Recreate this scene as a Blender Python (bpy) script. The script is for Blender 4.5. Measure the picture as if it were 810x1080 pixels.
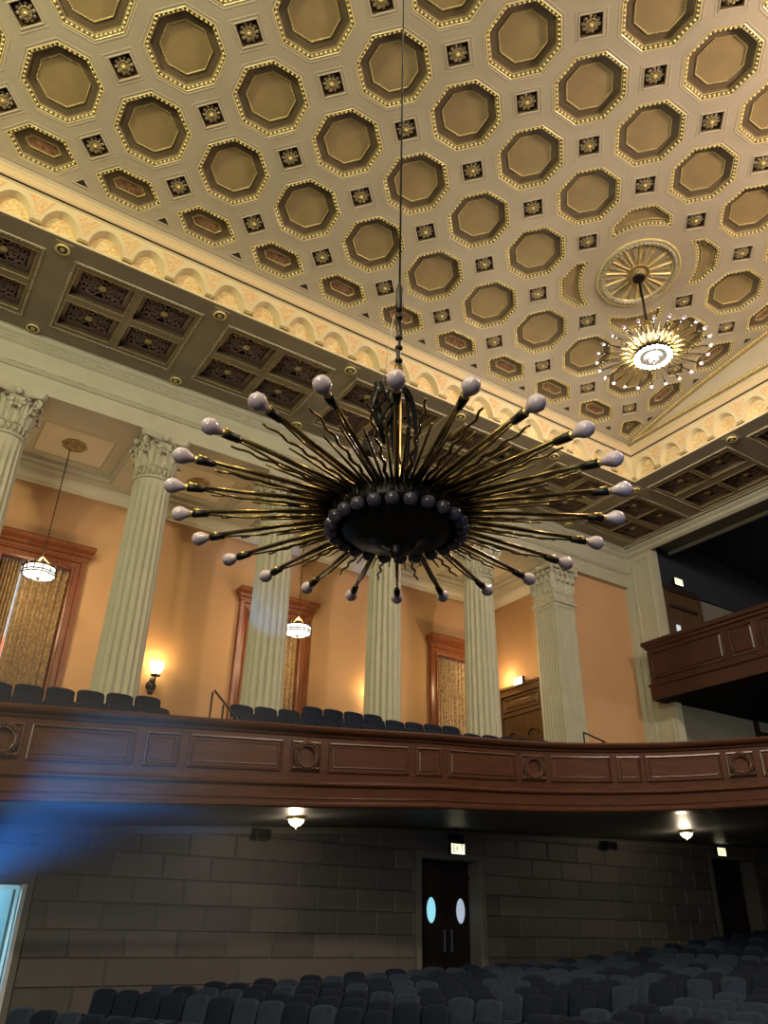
import bpy, math, random
from math import sin, cos, pi, radians, sqrt, atan2, hypot
from mathutils import Vector, Matrix
from mathutils.geometry import tessellate_polygon
random.seed(7)
for o in list(bpy.data.objects): bpy.data.objects.remove(o)
SC = bpy.context.scene
COL = SC.collection

# ---------------------------------------------------------------- camera (eye at the origin, z up, x along the colonnade)
cd = bpy.data.cameras.new('camera'); cam = bpy.data.objects.new('camera', cd); COL.objects.link(cam); SC.camera = cam
cd.sensor_fit = 'VERTICAL'; cd.sensor_height = 36.0; cd.lens = 817.6027/1080*36; cd.clip_start = .05; cd.clip_end = 200
yaw, pit, rol = 0.5696, 0.4928, 0.0218
cF = Vector((sin(yaw)*cos(pit), cos(yaw)*cos(pit), sin(pit)))
cR0 = Vector((cos(yaw), -sin(yaw), 0)); cU0 = cR0.cross(cF)
cR = cos(rol)*cR0 + sin(rol)*cU0; cU = -sin(rol)*cR0 + cos(rol)*cU0
M = Matrix((cR, cU, -cF)).transposed().to_4x4(); cam.matrix_world = M
def pix(p):
    p = Vector(p); d = p.dot(cF)
    if d < .1: return (-9999, -9999)
    return (405+817.6*p.dot(cR)/d, 540-817.6*p.dot(cU)/d)
def inframe(p, m=30):
    x, y = pix(p); return -m < x < 810+m and -m < y < 1080+m

# ---------------------------------------------------------------- world, lamps of the hall and an added fill, exposure
w = bpy.data.worlds.new('world'); SC.world = w; w.use_nodes = True
w.node_tree.nodes['Background'].inputs[0].default_value = (.35, .42, .6, 1); w.node_tree.nodes['Background'].inputs[1].default_value = .035
vs = SC.view_settings; vs.view_transform = 'Standard'; vs.look = 'None'; vs.gamma = 1; vs.exposure = 0.0; vs.use_curve_mapping = False
def lamp(kind, name, loc, energy, color, size=.3, target=None, **kw):
    l = bpy.data.lights.new(name, kind); l.energy = energy; l.color = color
    if kind == 'AREA': l.size = size
    else: l.shadow_soft_size = size
    for k, v in kw.items(): setattr(l, k, v)
    o = bpy.data.objects.new(name, l); COL.objects.link(o); o.location = loc
    if target is not None: o.rotation_euler = (Vector(target)-Vector(loc)).to_track_quat('-Z', 'Y').to_euler()
    return o
WARM = (1, .80, .50); WARM2 = (1, .66, .34)
lamp('POINT', 'chandelier_light', (12.0, -2.2, 11.3), 3500, (1, .76, .60), .35)      # the hall's other chandeliers, behind the camera
lamp('POINT', 'chandelier_light', (-7.5, 3.2, 11.2), 3700, (1, .90, .50), .35)
lamp('POINT', 'chandelier_light', (-5, -5.0, 9.3), 2200, (1, .90, .62), .6)
lamp('AREA', 'stage_and_fill_light', (-8, -4, 4.5), 850, (1, .92, .68), 5, target=(3, 14, 10))  # added warm fill from the stage side, lifts the soffit
lamp('SPOT', 'stage_and_fill_light', (1, -4, 2.2), 420, (.42, .62, 1), .5, target=(13, 16, -.2), spot_size=radians(50), spot_blend=.9)
# blue beam crossing the haze from just outside the left edge
lamp('SPOT', 'stage_and_fill_light', (.9, 9.6, .15), 6800, (.02, .26, 1), .12, target=(3.3, 12.7, 2.0), spot_size=radians(34), spot_blend=1)

# ---------------------------------------------------------------- materials
MAT = {}
def mat(name, col, rough=.6, metal=0, bump=0, bscale=20, var=0, vscale=3, col2=None, emis=None, estr=0, spec=.5, stretch=None, sheen=0):
    m = bpy.data.materials.new(name); m.use_nodes = True; nt = m.node_tree; b = nt.nodes['Principled BSDF']
    b.inputs['Base Color'].default_value = (*col, 1); b.inputs['Roughness'].default_value = rough; b.inputs['Metallic'].default_value = metal
    b.inputs['Specular IOR Level'].default_value = spec
    if sheen: b.inputs['Sheen Weight'].default_value = sheen
    tc = nt.nodes.new('ShaderNodeTexCoord'); vec = tc.outputs['Object']
    if stretch:
        mp = nt.nodes.new('ShaderNodeMapping'); mp.inputs['Scale'].default_value = stretch; nt.links.new(vec, mp.inputs[0]); vec = mp.outputs[0]
    if var or col2:
        n = nt.nodes.new('ShaderNodeTexNoise'); n.inputs['Scale'].default_value = vscale; n.inputs['Detail'].default_value = 5; nt.links.new(vec, n.inputs[0])
        r = nt.nodes.new('ShaderNodeValToRGB'); r.color_ramp.elements[0].position = .3; r.color_ramp.elements[1].position = .7
        c2 = col2 or tuple(c*(1-var) for c in col)
        r.color_ramp.elements[0].color = (*c2, 1); r.color_ramp.elements[1].color = (*col, 1)
        nt.links.new(n.outputs[0], r.inputs[0]); nt.links.new(r.outputs[0], b.inputs['Base Color'])
    if bump:
        n2 = nt.nodes.new('ShaderNodeTexNoise'); n2.inputs['Scale'].default_value = bscale; n2.inputs['Detail'].default_value = 4; nt.links.new(vec, n2.inputs[0])
        bp = nt.nodes.new('ShaderNodeBump'); bp.inputs['Strength'].default_value = bump; bp.inputs['Distance'].default_value = .02
        nt.links.new(n2.outputs[0], bp.inputs['Height']); nt.links.new(bp.outputs[0], b.inputs['Normal'])
    if emis: b.inputs['Emission Color'].default_value = (*emis, 1); b.inputs['Emission Strength'].default_value = estr
    MAT[name] = m; return m
mat('vault_plaster', (.50, .43, .31), .75, var=.12, vscale=1.2, bump=.1, bscale=30)
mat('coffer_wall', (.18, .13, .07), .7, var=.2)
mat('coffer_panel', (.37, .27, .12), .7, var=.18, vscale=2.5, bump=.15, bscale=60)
mat('gold', (.86, .73, .32), .38, .25, var=.25, vscale=9)
mat('gold_dull', (.50, .38, .16), .5, .3, var=.4, vscale=14)
mat('rosette_grey', (.56, .47, .30), .5, .15, var=.5, vscale=18)
mat('square_red', (.085, .035, .02), .7, var=.3)
mat('cream', (.64, .545, .33), .7, var=.08)
mat('pink_band', (.60, .46, .27), .7)
mat('dark_line', (.03, .02, .012), .8)
mat('soffit', (.38, .32, .22), .65, var=.15, vscale=1.5)
mat('grille', (.40, .28, .215), .5, .1, var=.3, vscale=12)
mat('wood_shaded', (.048, .0155, .009), .32, col2=(.028, .009, .0055), vscale=2.4, stretch=(1, 1, 9))  # balcony wood darkened, the upper balcony's shade put into its colour
mat('red_glow_strip', (.8, .2, .1), .3, emis=(1, .16, .05), estr=1.2)  # red light from outside the window, put in as a glowing strip
mat('black', (.006, .006, .007), .8, spec=.1)
mat('stone', (.40, .385, .29), .7, var=.12, vscale=2.2, bump=.08, bscale=25)
mat('stone_carved', (.43, .41, .31), .65, var=.25, vscale=10)
mat('marble', (.56, .54, .44), .5, var=.14, vscale=1.3)
mat('gallery_panel', (.72, .68, .55), .6, var=.05)
mat('orange_wall', (.49, .285, .138), .8, var=.07, vscale=.7)
mat('wood', (.072, .026, .011), .3, col2=(.042, .015, .0065), vscale=2.4, stretch=(1, 1, 9), bump=.04)
mat('wood_frame', (.23, .072, .025), .35, col2=(.13, .038, .014), vscale=2.4, stretch=(7, 7, 1))
mat('door_wood', (.085, .046, .018), .35, col2=(.055, .029, .012), vscale=2.4, stretch=(6, 6, 1))
mat('dark_door', (.022, .013, .012), .4, var=.3)
mat('seat_fabric', (.006, .011, .026), .85, col2=(.0035, .0065, .016), vscale=6, spec=.2)
mat('seat_fabric_grey', (.021, .033, .062), .85, col2=(.012, .019, .038), vscale=6, spec=.2)
mat('seat_shell', (.012, .013, .017), .4)
mat('seat_pan', (.020, .034, .06), .6)
mat('metal_plate', (.30, .36, .45), .3, .7)
mat('iron', (.018, .016, .014), .42, .6)
mat('brass_arm', (.34, .24, .09), .26, .85, col2=(.07, .05, .02), vscale=7)
mat('brass', (.75, .52, .16), .3, .8)
mat('bulb_off', (.50, .42, .50), .12, spec=.8)
mat('bulb_off_dark', (.075, .07, .10), .2, spec=.8)
mat('bulb_lit', (1, .95, .9), .3, emis=(1, .90, .76), estr=45)
mat('lamp_glass', (1, .9, .7), .3, emis=(1, .86, .60), estr=7)
mat('lamp_glass_white', (1, .95, .85), .3, emis=(1, .93, .80), estr=2.6)
mat('lamp_glass_sconce', (1, .9, .7), .3, emis=(1, .80, .42), estr=16)
mat('exit_face', (1, .95, .7), .5, emis=(1, .93, .62), estr=1.6)
mat('exit_letter', (.16, .11, .02), .6)
mat('under_ceiling', (.080, .082, .080), .42, var=.12, vscale=1)
mat('floor_carpet', (.020, .020, .026), .9, bump=.2, bscale=60)
mat('grey_wall', (.15, .145, .12), .8, var=.06)
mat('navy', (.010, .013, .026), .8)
mat('balcony_floor', (.05, .03, .025), .9)
mat('speaker', (.015, .015, .016), .6)
mat('glass_lit', (.5, .8, .9), .3, emis=(.30, .75, .9), estr=.9)
mat('glass_pale', (.7, .8, .85), .3, emis=(.6, .72, .9), estr=.55)
mat('lobby_wall', (.75, .80, .80), .7)
mat('lobby_door', (.25, .50, .60), .4)
mat('door_edge_white', (.6, .65, .68), .5)
m = bpy.data.materials.new('haze'); m.use_nodes = True; nt = m.node_tree; nt.nodes.remove(nt.nodes['Principled BSDF'])
vsn = nt.nodes.new('ShaderNodeVolumeScatter'); vsn.inputs['Density'].default_value = .024; vsn.inputs['Anisotropy'].default_value = .1; nt.links.new(vsn.outputs[0], nt.nodes['Material Output'].inputs['Volume']); MAT['haze'] = m
# painted ornament on cream: orange scrolls
def painted(name, base, ink, sc, thr):
    m = bpy.data.materials.new(name); m.use_nodes = True; nt = m.node_tree; b = nt.nodes['Principled BSDF']; b.inputs['Roughness'].default_value = .75
    tc = nt.nodes.new('ShaderNodeTexCoord')
    n = nt.nodes.new('ShaderNodeTexNoise'); n.inputs['Scale'].default_value = sc; n.inputs['Detail'].default_value = 1.5; n.inputs['Distortion'].default_value = 1.6
    nt.links.new(tc.outputs['Object'], n.inputs[0])
    r = nt.nodes.new('ShaderNodeValToRGB'); e = r.color_ramp.elements
    e[0].position = thr-.06; e[0].color = (*base, 1); e[1].position = thr+.10; e[1].color = (*base, 1)
    k = e.new(thr); k.color = (*ink, 1); k2 = e.new(thr+.05); k2.color = (*ink, 1)
    nt.links.new(n.outputs[0], r.inputs[0]); nt.links.new(r.outputs[0], b.inputs['Base Color']); MAT[name] = m
painted('painted_niche', (.70, .60, .34), (.62, .36, .12), 9, .48)
painted('painted_spandrel', (.66, .53, .30), (.60, .30, .12), 13, .49)
painted('painted_red', (.17, .075, .04), (.34, .20, .10), 9, .5)
# patterned gold curtain cloth
def cloth(name, a, b_, sc):
    m = bpy.data.materials.new(name); m.use_nodes = True; nt = m.node_tree; b = nt.nodes['Principled BSDF']; b.inputs['Roughness'].default_value = .6; b.inputs['Sheen Weight'].default_value = .3
    tc = nt.nodes.new('ShaderNodeTexCoord'); v = nt.nodes.new('ShaderNodeTexVoronoi'); v.feature = 'DISTANCE_TO_EDGE'; v.inputs['Scale'].default_value = sc
    nt.links.new(tc.outputs['Object'], v.inputs[0]); r = nt.nodes.new('ShaderNodeValToRGB'); r.color_ramp.elements[0].position = .04; r.color_ramp.elements[1].position = .12
    r.color_ramp.elements[0].color = (*b_, 1); r.color_ramp.elements[1].color = (*a, 1); nt.links.new(v.outputs[0], r.inputs[0]); nt.links.new(r.outputs[0], b.inputs['Base Color']); MAT[name] = m
cloth('curtain_cloth', (.30, .19, .085), (.50, .36, .18), 7)
# stone blocks: each face carries its own tint
m = bpy.data.materials.new('block'); m.use_nodes = True; nt = m.node_tree; b = nt.nodes['Principled BSDF']; b.inputs['Roughness'].default_value = .62
at = nt.nodes.new('ShaderNodeAttribute'); at.attribute_name = 'tint'; r = nt.nodes.new('ShaderNodeValToRGB')
r.color_ramp.elements[0].color = (.105, .097, .09, 1); r.color_ramp.elements[1].color = (.165, .148, .135, 1); nt.links.new(at.outputs['Fac'], r.inputs[0])
n = nt.nodes.new('ShaderNodeTexNoise'); n.inputs['Scale'].default_value = 4; n.inputs['Detail'].default_value = 6
mx = nt.nodes.new('ShaderNodeMix'); mx.data_type = 'RGBA'; mx.blend_type = 'MULTIPLY'; mx.inputs[0].default_value = .35
nt.links.new(r.outputs[0], mx.inputs[6]); nt.links.new(n.outputs[0], mx.inputs[7]); nt.links.new(mx.outputs[2], b.inputs['Base Color']); MAT['block'] = m
tc = nt.nodes.new('ShaderNodeTexCoord'); nt.links.new(tc.outputs['Object'], n.inputs[0])

# ---------------------------------------------------------------- mesh helpers
class MB:
    def __init__(s): s.v = []; s.f = []; s.mi = []; s.mats = []; s.sm = []
    def _m(s, m):
        if m not in s.mats: s.mats.append(m)
        return s.mats.index(m)
    def add(s, vs, fs, m, smooth=False):
        b = len(s.v); s.v += [tuple(v) for v in vs]; i = s._m(m)
        for f in fs: s.f.append(tuple(b+k for k in f)); s.mi.append(i); s.sm.append(smooth)
    def box(s, a, b, m, fn=None):
        x0, y0, z0 = a; x1, y1, z1 = b
        vs = [(x0,y0,z0),(x1,y0,z0),(x1,y1,z0),(x0,y1,z0),(x0,y0,z1),(x1,y0,z1),(x1,y1,z1),(x0,y1,z1)]
        if fn: vs = [fn(v) for v in vs]
        s.add(vs, [(3,2,1,0),(4,5,6,7),(0,1,5,4),(1,2,6,5),(2,3,7,6),(3,0,4,7)], m)
    def rings(s, rs, m, close=True, cap0=False, cap1=False, smooth=False):
        n = len(rs[0]); vs = [p for r in rs for p in r]; fs = []
        for i in range(len(rs)-1):
            for j in range(n if close else n-1):
                k = (j+1) % n; fs.append((i*n+j, i*n+k, (i+1)*n+k, (i+1)*n+j))
        if cap0: fs.append(tuple(range(n-1, -1, -1)))
        if cap1: fs.append(tuple((len(rs)-1)*n+j for j in range(n)))
        s.add(vs, fs, m, smooth)
    def lathe(s, prof, m, n=16, c=(0,0,0), smooth=True, ax='z', cap=True):
        rs = []
        for r, h in prof:
            ring = []
            for j in range(n):
                a = 2*pi*j/n; p = (r*cos(a), r*sin(a), h)
                if ax == 'x': p = (h, r*cos(a), r*sin(a))
                if ax == 'y': p = (r*cos(a), -h, r*sin(a))
                ring.append((p[0]+c[0], p[1]+c[1], p[2]+c[2]))
            rs.append(ring)
        s.rings(rs, m, True, cap, cap, smooth)
    def tube(s, pts, rad, m, n=6, smooth=True):
        pts = [Vector(p) for p in pts]; N = len(pts)
        if not hasattr(rad, '__len__'): rad = [rad]*N
        rs = []; up = None
        for i, p in enumerate(pts):
            t = (pts[min(i+1, N-1)]-pts[max(i-1, 0)]).normalized()
            if up is None: up = Vector((0,0,1)) if abs(t.z) < .9 else Vector((1,0,0))
            a = t.cross(up).normalized(); b = a.cross(t).normalized(); up = b
            rs.append([p+rad[i]*(cos(2*pi*j/n)*a+sin(2*pi*j/n)*b) for j in range(n)])
        s.rings(rs, m, True, True, True, smooth)
    def sphere(s, c, r, m, n=6, k=4, sc=(1,1,1)):
        rs = []
        for i in range(k+1):
            t = pi*i/k; rr = max(r*sin(t), r*.02)
            rs.append([(c[0]+sc[0]*rr*cos(2*pi*j/n), c[1]+sc[1]*rr*sin(2*pi*j/n), c[2]+sc[2]*r*cos(t)) for j in range(n)])
        s.rings(rs, m, True, False, False, True)
    def sweep(s, path, prof, m, close=False):   # path: list of (point, out_vec, up_vec)
        rs = [[Vector(p)+Vector(o)*a+Vector(u)*b for a, b in prof] for p, o, u in path]
        s.rings(rs, m, close)
    def mesh(s, name):
        me = bpy.data.meshes.new(name); me.from_pydata(s.v, [], s.f)
        for m in s.mats: me.materials.append(MAT[m])
        me.polygons.foreach_set('material_index', s.mi); me.polygons.foreach_set('use_smooth', s.sm); me.update(); return me
    def build(s, name, parent=None, fix=True):
        me = s.mesh(name)
        if fix:
            import bmesh
            bm = bmesh.new(); bm.from_mesh(me); bmesh.ops.recalc_face_normals(bm, faces=bm.faces); bm.to_mesh(me); bm.free()
        o = bpy.data.objects.new(name, me); COL.objects.link(o)
        if parent: o.parent = parent
        return o
def tag(o, label, cat, group=None, kind=None):
    o['label'] = label; o['category'] = cat
    if group: o['group'] = group
    if kind: o['kind'] = kind
    return o
def struct(o, label=None):
    o['kind'] = 'structure'
    if label: o['label'] = label
    return o
def empty(name, loc, rz=0):
    o = bpy.data.objects.new(name, None); COL.objects.link(o); o.location = loc; o.rotation_euler = (0, 0, rz); o.empty_display_size = .2; return o
def copy_tree(o, parent=None):
    c = o.copy(); COL.objects.link(c); c.parent = parent
    for ch in o.children: copy_tree(ch, c)
    return c
def inst(mesh, name, parent, loc=(0,0,0), rot=(0,0,0), sc=(1,1,1)):
    o = bpy.data.objects.new(name, mesh); COL.objects.link(o); o.parent = parent; o.location = loc; o.rotation_euler = rot; o.scale = sc; return o
ORD = ['first','second','third','fourth','fifth','sixth','seventh','eighth','ninth','tenth','eleventh','twelfth','thirteenth','fourteenth','fifteenth','sixteenth','seventeenth','eighteenth','nineteenth','twentieth','twenty-first','twenty-second','twenty-third','twenty-fourth','twenty-fifth','twenty-sixth']

# ---------------------------------------------------------------- the coffered vault
S = 1.6471; OX = -.3107; A0 = .2228; KAP = .02673; Y0 = 11.2671
def vyz(j):
    t = (j+.5)*S; a = A0-KAP*t
    return Y0-(sin(A0)-sin(a))/KAP, 13+(cos(a)-cos(A0))/KAP, a
def V(i, j, d=0):
    y, z, a = vyz(j); return (OX+S*i, y+d*sin(a), z+d*cos(a))
IE, JE = 10.11, -1.13        # edges of the vault in lattice units
ceiling = empty('ceiling', (4, 3, 13.8)); ceiling.rotation_euler = (0,0,0); struct(ceiling)
def cbuild(mb, name, parent=None):
    o = mb.build(name, parent or ceiling); 
    if parent is None: o.matrix_parent_inverse = Matrix.Translation((-4, -3, -13.8))
    return o
def scalepoly(P, k, c=None):
    if c is None: c = (sum(p[0] for p in P)/len(P), sum(p[1] for p in P)/len(P))
    return [(c[0]+(p[0]-c[0])*k, c[1]+(p[1]-c[1])*k) for p in P]
def insetpoly(P, d):          # offset of a convex-ish polygon inward by d (lattice units)
    n = len(P); ar = sum(P[i][0]*P[(i+1)%n][1]-P[(i+1)%n][0]*P[i][1] for i in range(n)); sg = 1 if ar > 0 else -1
    out = []
    for i in range(n):
        a, b, c = P[i-1], P[i], P[(i+1)%n]
        e1 = Vector((b[0]-a[0], b[1]-a[1])).normalized(); e2 = Vector((c[0]-b[0], c[1]-b[1])).normalized()
        n1 = Vector((-e1.y, e1.x))*sg; n2 = Vector((-e2.y, e2.x))*sg; bis = n1+n2
        k = max(1+n1.dot(n2), .35); q = Vector(b)+bis*(d/k); out.append((q.x, q.y))
    return out
A, B = .40, .166
OCT = [(A,-B),(A,B),(B,A),(-B,A),(-A,B),(-A,-B),(-B,-A),(B,-A)]
def octp(i, j): return [(i+a, j+b) for a, b in OCT]
HQ = .19
def sqp(i, j): return [(i+HQ, j), (i, j+HQ), (i-HQ, j), (i, j-HQ)]
def hexp(i): return [(i-.40,-.815),(i-.2,-.60),(i+.2,-.60),(i+.40,-.815),(i+.2,-1.04),(i-.2,-1.04)]
def hexr(j): return [(9.615,j-.2),(9.83,j-.40),(10.045,j-.2),(10.045,j+.2),(9.83,j+.40),(9.615,j+.2)]
def trip(i): return [(i-.12,-1.05),(i+.12,-1.05),(i,-.925)]
def trir(j): return [(10.055,j-.12),(10.055,j+.12),(9.93,j)]
MED = [(7.5, 1.5), (1.5, 4.5)]
def lune(i, j, mc):           # octagon with a circular bite of radius .79 about the medallion
    P = octp(i, j); R = .79; c = Vector(mc)
    keep = [k for k in range(8) if (Vector(P[k])-c).length > R]
    # order keep as a contiguous run
    st = next(k for k in keep if (k-1) % 8 not in keep); run = []; k = st
    while k % 8 in keep and len(run) < 8: run.append(k % 8); k += 1
    def cross(inn, out):
        a, b = Vector(P[inn]), Vector(P[out]); lo, hi = 0, 1
        for _ in range(40):
            mm = (lo+hi)/2
            if ((a+(b-a)*mm)-c).length < R: lo = mm
            else: hi = mm
        return a+(b-a)*hi
    e0 = cross((run[0]-1) % 8, run[0]); e1 = cross((run[-1]+1) % 8, run[-1])
    pts = [tuple(e0)]+[P[q] for q in run]+[tuple(e1)]
    a1 = atan2(e1.y-c.y, e1.x-c.x); a0 = atan2(e0.y-c.y, e0.x-c.x); d = (a0-a1+pi) % (2*pi)-pi
    pts += [(c.x+R*cos(a1+d*t/8), c.y+R*sin(a1+d*t/8)) for t in range(1, 8)]
    return pts
holes = []   # (polygon, style)
for i in range(-7, 10):
    for j in range(0, 11):
        near = [mc for mc in MED if abs(i-mc[0]) < .6 and abs(j-mc[1]) < .6]
        holes.append((lune(i, j, near[0]), 'lune') if near else (octp(i, j), 'oct'))
for i in range(-7, 10): holes.append((hexp(i), 'hex'))
for j in range(0, 11): holes.append((hexr(j), 'hex'))
holes.append(([(9.61,-.79),(9.80,-.61),(10.045,-.61),(10.045,-1.04),(9.80,-1.04)][::-1], 'hex'))
for i in range(-8, 10):
    for j in range(-1, 10):
        if (i+.5, j+.5) in MED: continue
        holes.append((sqp(i+.5, j+.5), 'sq'))
for i in range(-8, 10): holes.append((trip(i+.5), 'tri'))
for j in range(-1, 10): holes.append((trir(j+.5), 'tri'))
def vis(P, d=0):
    c = (sum(p[0] for p in P)/len(P), sum(p[1] for p in P)/len(P)); return inframe(V(c[0], c[1]), 75)
# plate: strips of columns with holes, tessellated on an integer/half grid of cells
mb = MB()
hv = [(P, st) for P, st in holes if vis(P)]
def clipcell(i, j):
    """cell between lattice lines i-.5..i+.5, j-.5..j+.5 with quarter squares cut at its corners"""
    def ex(a, b): return (a, b)
    x0, x1, y0, y1 = i-.5, i+.5, j-.5, j+.5
    if j == -1: y0 = JE
    if i == 10: x1 = IE
    pts = []
    def corner(cx, cy, sx, sy, cut):
        # sx,sy point from the corner into the cell; returned counter-clockwise
        if cut: 
            a = (cx+sx*HQ, cy); b = (cx, cy+sy*HQ); return (a, b)
        return ((cx, cy),)
    def has(cx, cy): return any(st == 'sq' and abs(P[0][0]-HQ-cx) < .01 and abs(P[1][1]-HQ-cy) < .01 for P, st in hv)
    c = corner(x0, y0, 1, 1, has(x0, y0)); pts += [c[-1]]+([c[0]] if len(c) > 1 else [])
    c = corner(x1, y0, -1, 1, has(x1, y0)); pts += list(c)
    c = corner(x1, y1, -1, -1, has(x1, y1)); pts += ([c[1], c[0]] if len(c) > 1 else [c[0]])
    c = corner(x0, y1, 1, -1, has(x0, y1)); pts += list(c)
    return pts
def plate(outline, hs):
    loops = [[Vector((a, b, 0)) for a, b in outline]]+[[Vector((a, b, 0)) for a, b in h] for h in hs]
    flat = [p for l in loops for p in l]; tr = tessellate_polygon(loops)
    mb.add([V(p.x, p.y) for p in flat], [tuple(t) for t in tr], 'vault_plaster')
for i in range(-8, 11):
    for j in range(-1, 11):
        inn = []
        for P, st in hv:
            if st == 'sq': continue
            c = (sum(p[0] for p in P)/len(P), sum(p[1] for p in P)/len(P))
            if st == 'tri': continue
            if abs(c[0]-i) < .5 and abs(c[1]-j) < .5: inn.append(P)
        plate(clipcell(i, j), inn)
cbuild(mb, 'vault')
def coffer(P, st):
    mb = MB(); F = lambda Q, d: [V(a, b, d) for a, b in Q]
    if st == 'tri':
        mb.rings([F(P, -.006), F(insetpoly(P, .012), -.016), F(insetpoly(P, .022), -.004)], 'vault_plaster')
        q = insetpoly(P, .022); mb.add(F(q, -.003), [tuple(range(len(q)))], 'dark_line'); return cbuild(mb, 'triangle_inset')
    big = st in ('oct', 'lune')
    # raised lip around the opening
    mb.rings([F(insetpoly(P, -.036), 0), F(insetpoly(P, -.032), -.005), F(insetpoly(P, -.022), -.005), F(insetpoly(P, -.018), 0)], 'vault_plaster')
    if st == 'sq':
        mb.rings([F(P, 0), F(insetpoly(P, .004), -.012), F(insetpoly(P, .014), -.012), F(insetpoly(P, .018), .02)], 'vault_plaster')
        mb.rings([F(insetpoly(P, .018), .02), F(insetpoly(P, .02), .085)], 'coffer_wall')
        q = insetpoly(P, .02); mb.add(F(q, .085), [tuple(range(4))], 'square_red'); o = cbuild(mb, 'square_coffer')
        c = (P[1][0], P[0][1]); r = MB()
        def ring_(rad, n, rr, d, m_, sc=1.):
            for k in range(n):
                a = 2*pi*k/n; p = V(c[0]+rad*cos(a), c[1]+rad*sin(a), d); r.sphere(p, rr, m_, 6, 4, (1, 1, .6))
        ring_(.082, 10, .040, .055, 'rosette_grey'); ring_(.052, 10, .034, .035, 'rosette_grey'); ring_(.028, 8, .024, .015, 'gold_dull'); ring_(.060, 24, .012, .012, 'gold_dull')
        r.sphere(V(c[0], c[1], .01), .035, 'gold', 8, 5)
        cbuild(r, 'rosette', o)
        return o
    DP = .07 if st == 'lune' else .11
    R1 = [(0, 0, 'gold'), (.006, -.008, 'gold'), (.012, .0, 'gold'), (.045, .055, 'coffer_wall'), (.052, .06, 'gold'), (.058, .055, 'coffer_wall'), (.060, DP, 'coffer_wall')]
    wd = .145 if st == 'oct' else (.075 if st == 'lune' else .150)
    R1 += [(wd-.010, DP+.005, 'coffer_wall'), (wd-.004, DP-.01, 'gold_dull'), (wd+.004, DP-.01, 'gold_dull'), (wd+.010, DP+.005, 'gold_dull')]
    prev = None
    for d, h, m_ in R1:
        q = F(insetpoly(P, d), h)
        if prev is not None: mb.rings([prev, q], m_)
        prev = q
    if st == 'lune':
        q = insetpoly(P, wd+.010); tr = tessellate_polygon([[Vector((a, b, 0)) for a, b in q]]); mb.add(F(q, DP+.005), tr, 'coffer_panel')
    else:
        q = insetpoly(P, wd+.010); mb.add(F(q, DP+.005), [tuple(range(len(q)))], 'coffer_panel' if big else 'painted_red')
    o = cbuild(mb, 'octagonal_coffer' if big else 'edge_coffer')
    # egg moulding round the rim and a fine bead line round the inner panel
    bd = MB()
    for (ins, dep, step, rad, sc) in ((.028, .020, .050, .031, (1, 1, 1)), (wd, DP-.012, .026, .010, (1, 1, 1))):
        q = insetpoly(P, ins); n = len(q)
        for k in range(n):
            a, b2 = Vector(q[k]), Vector(q[(k+1) % n]); L = (b2-a).length; cnt = max(1, round(L/step))
            for t in range(cnt):
                p = a+(b2-a)*((t+.5)/cnt); bd.sphere(V(p.x, p.y, dep), rad, 'gold', 5, 3, sc)
    cbuild(bd, 'bead_moulding', o)
    return o
for P, st in hv: coffer(P, st)
# medallion the lit chandelier hangs from
def medallion(ci, cj):
    mb = MB(); n = 64
    circ = lambda r, d: [V(ci+r*cos(2*pi*k/n), cj+r*sin(2*pi*k/n), d) for k in range(n)]
    mb.rings([circ(.585, 0), circ(.58, -.03), circ(.565, -.04), circ(.55, -.02)], 'gold')
    mb.rings([circ(.55, -.02), circ(.53, -.045), circ(.50, -.05), circ(.485, -.01)], 'stone')
    mb.rings([circ(.485, -.01), circ(.475, -.03), circ(.465, -.005)], 'gold')
    mb.rings([circ(.465, -.005), circ(.16, .0-.005)], 'painted_niche')
    mb.rings([circ(.16, -.005), circ(.155, -.04), circ(.14, -.04), circ(.12, -.01), circ(.08, -.06), circ(.03, -.12), circ(.002, -.14)], 'gold_dull')
    o = cbuild(mb, 'medallion'); r = MB()
    for k in range(14):
        a = 2*pi*k/14+.1; u = (cos(a), sin(a)); v = (-sin(a), cos(a))
        def q(rad, off, d): return V(ci+u[0]*rad+v[0]*off, cj+u[1]*rad+v[1]*off, d)
        r.rings([[q(rd, -wd_, -.004), q(rd, 0, -.035), q(rd, wd_, -.004)] for rd, wd_ in ((.15, .007), (.465, .012))], 'gold', False)
        # raised leaf in every sector
        a2 = a+pi/14; u2 = (cos(a2), sin(a2)); v2 = (-sin(a2), cos(a2))
        def q2(rad, off, d): return V(ci+u2[0]*rad+v2[0]*off, cj+u2[1]*rad+v2[1]*off, d)
        lf = [(.2, .012), (.28, .03), (.36, .045), (.42, .05), (.445, .03), (.455, .005)]
        r.rings([[q2(rd, -wd_, -.006), q2(rd, 0, -.03), q2(rd, wd_, -.006)] for rd, wd_ in lf], 'rosette_grey', False)
    for k in range(56):
        a = 2*pi*k/56; r.sphere(V(ci+.515*cos(a), cj+.515*sin(a), -.05), .03, 'rosette_grey', 6, 4)
    cbuild(r, 'medallion_ribs', o)
medallion(7.5, 1.5)
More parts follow.
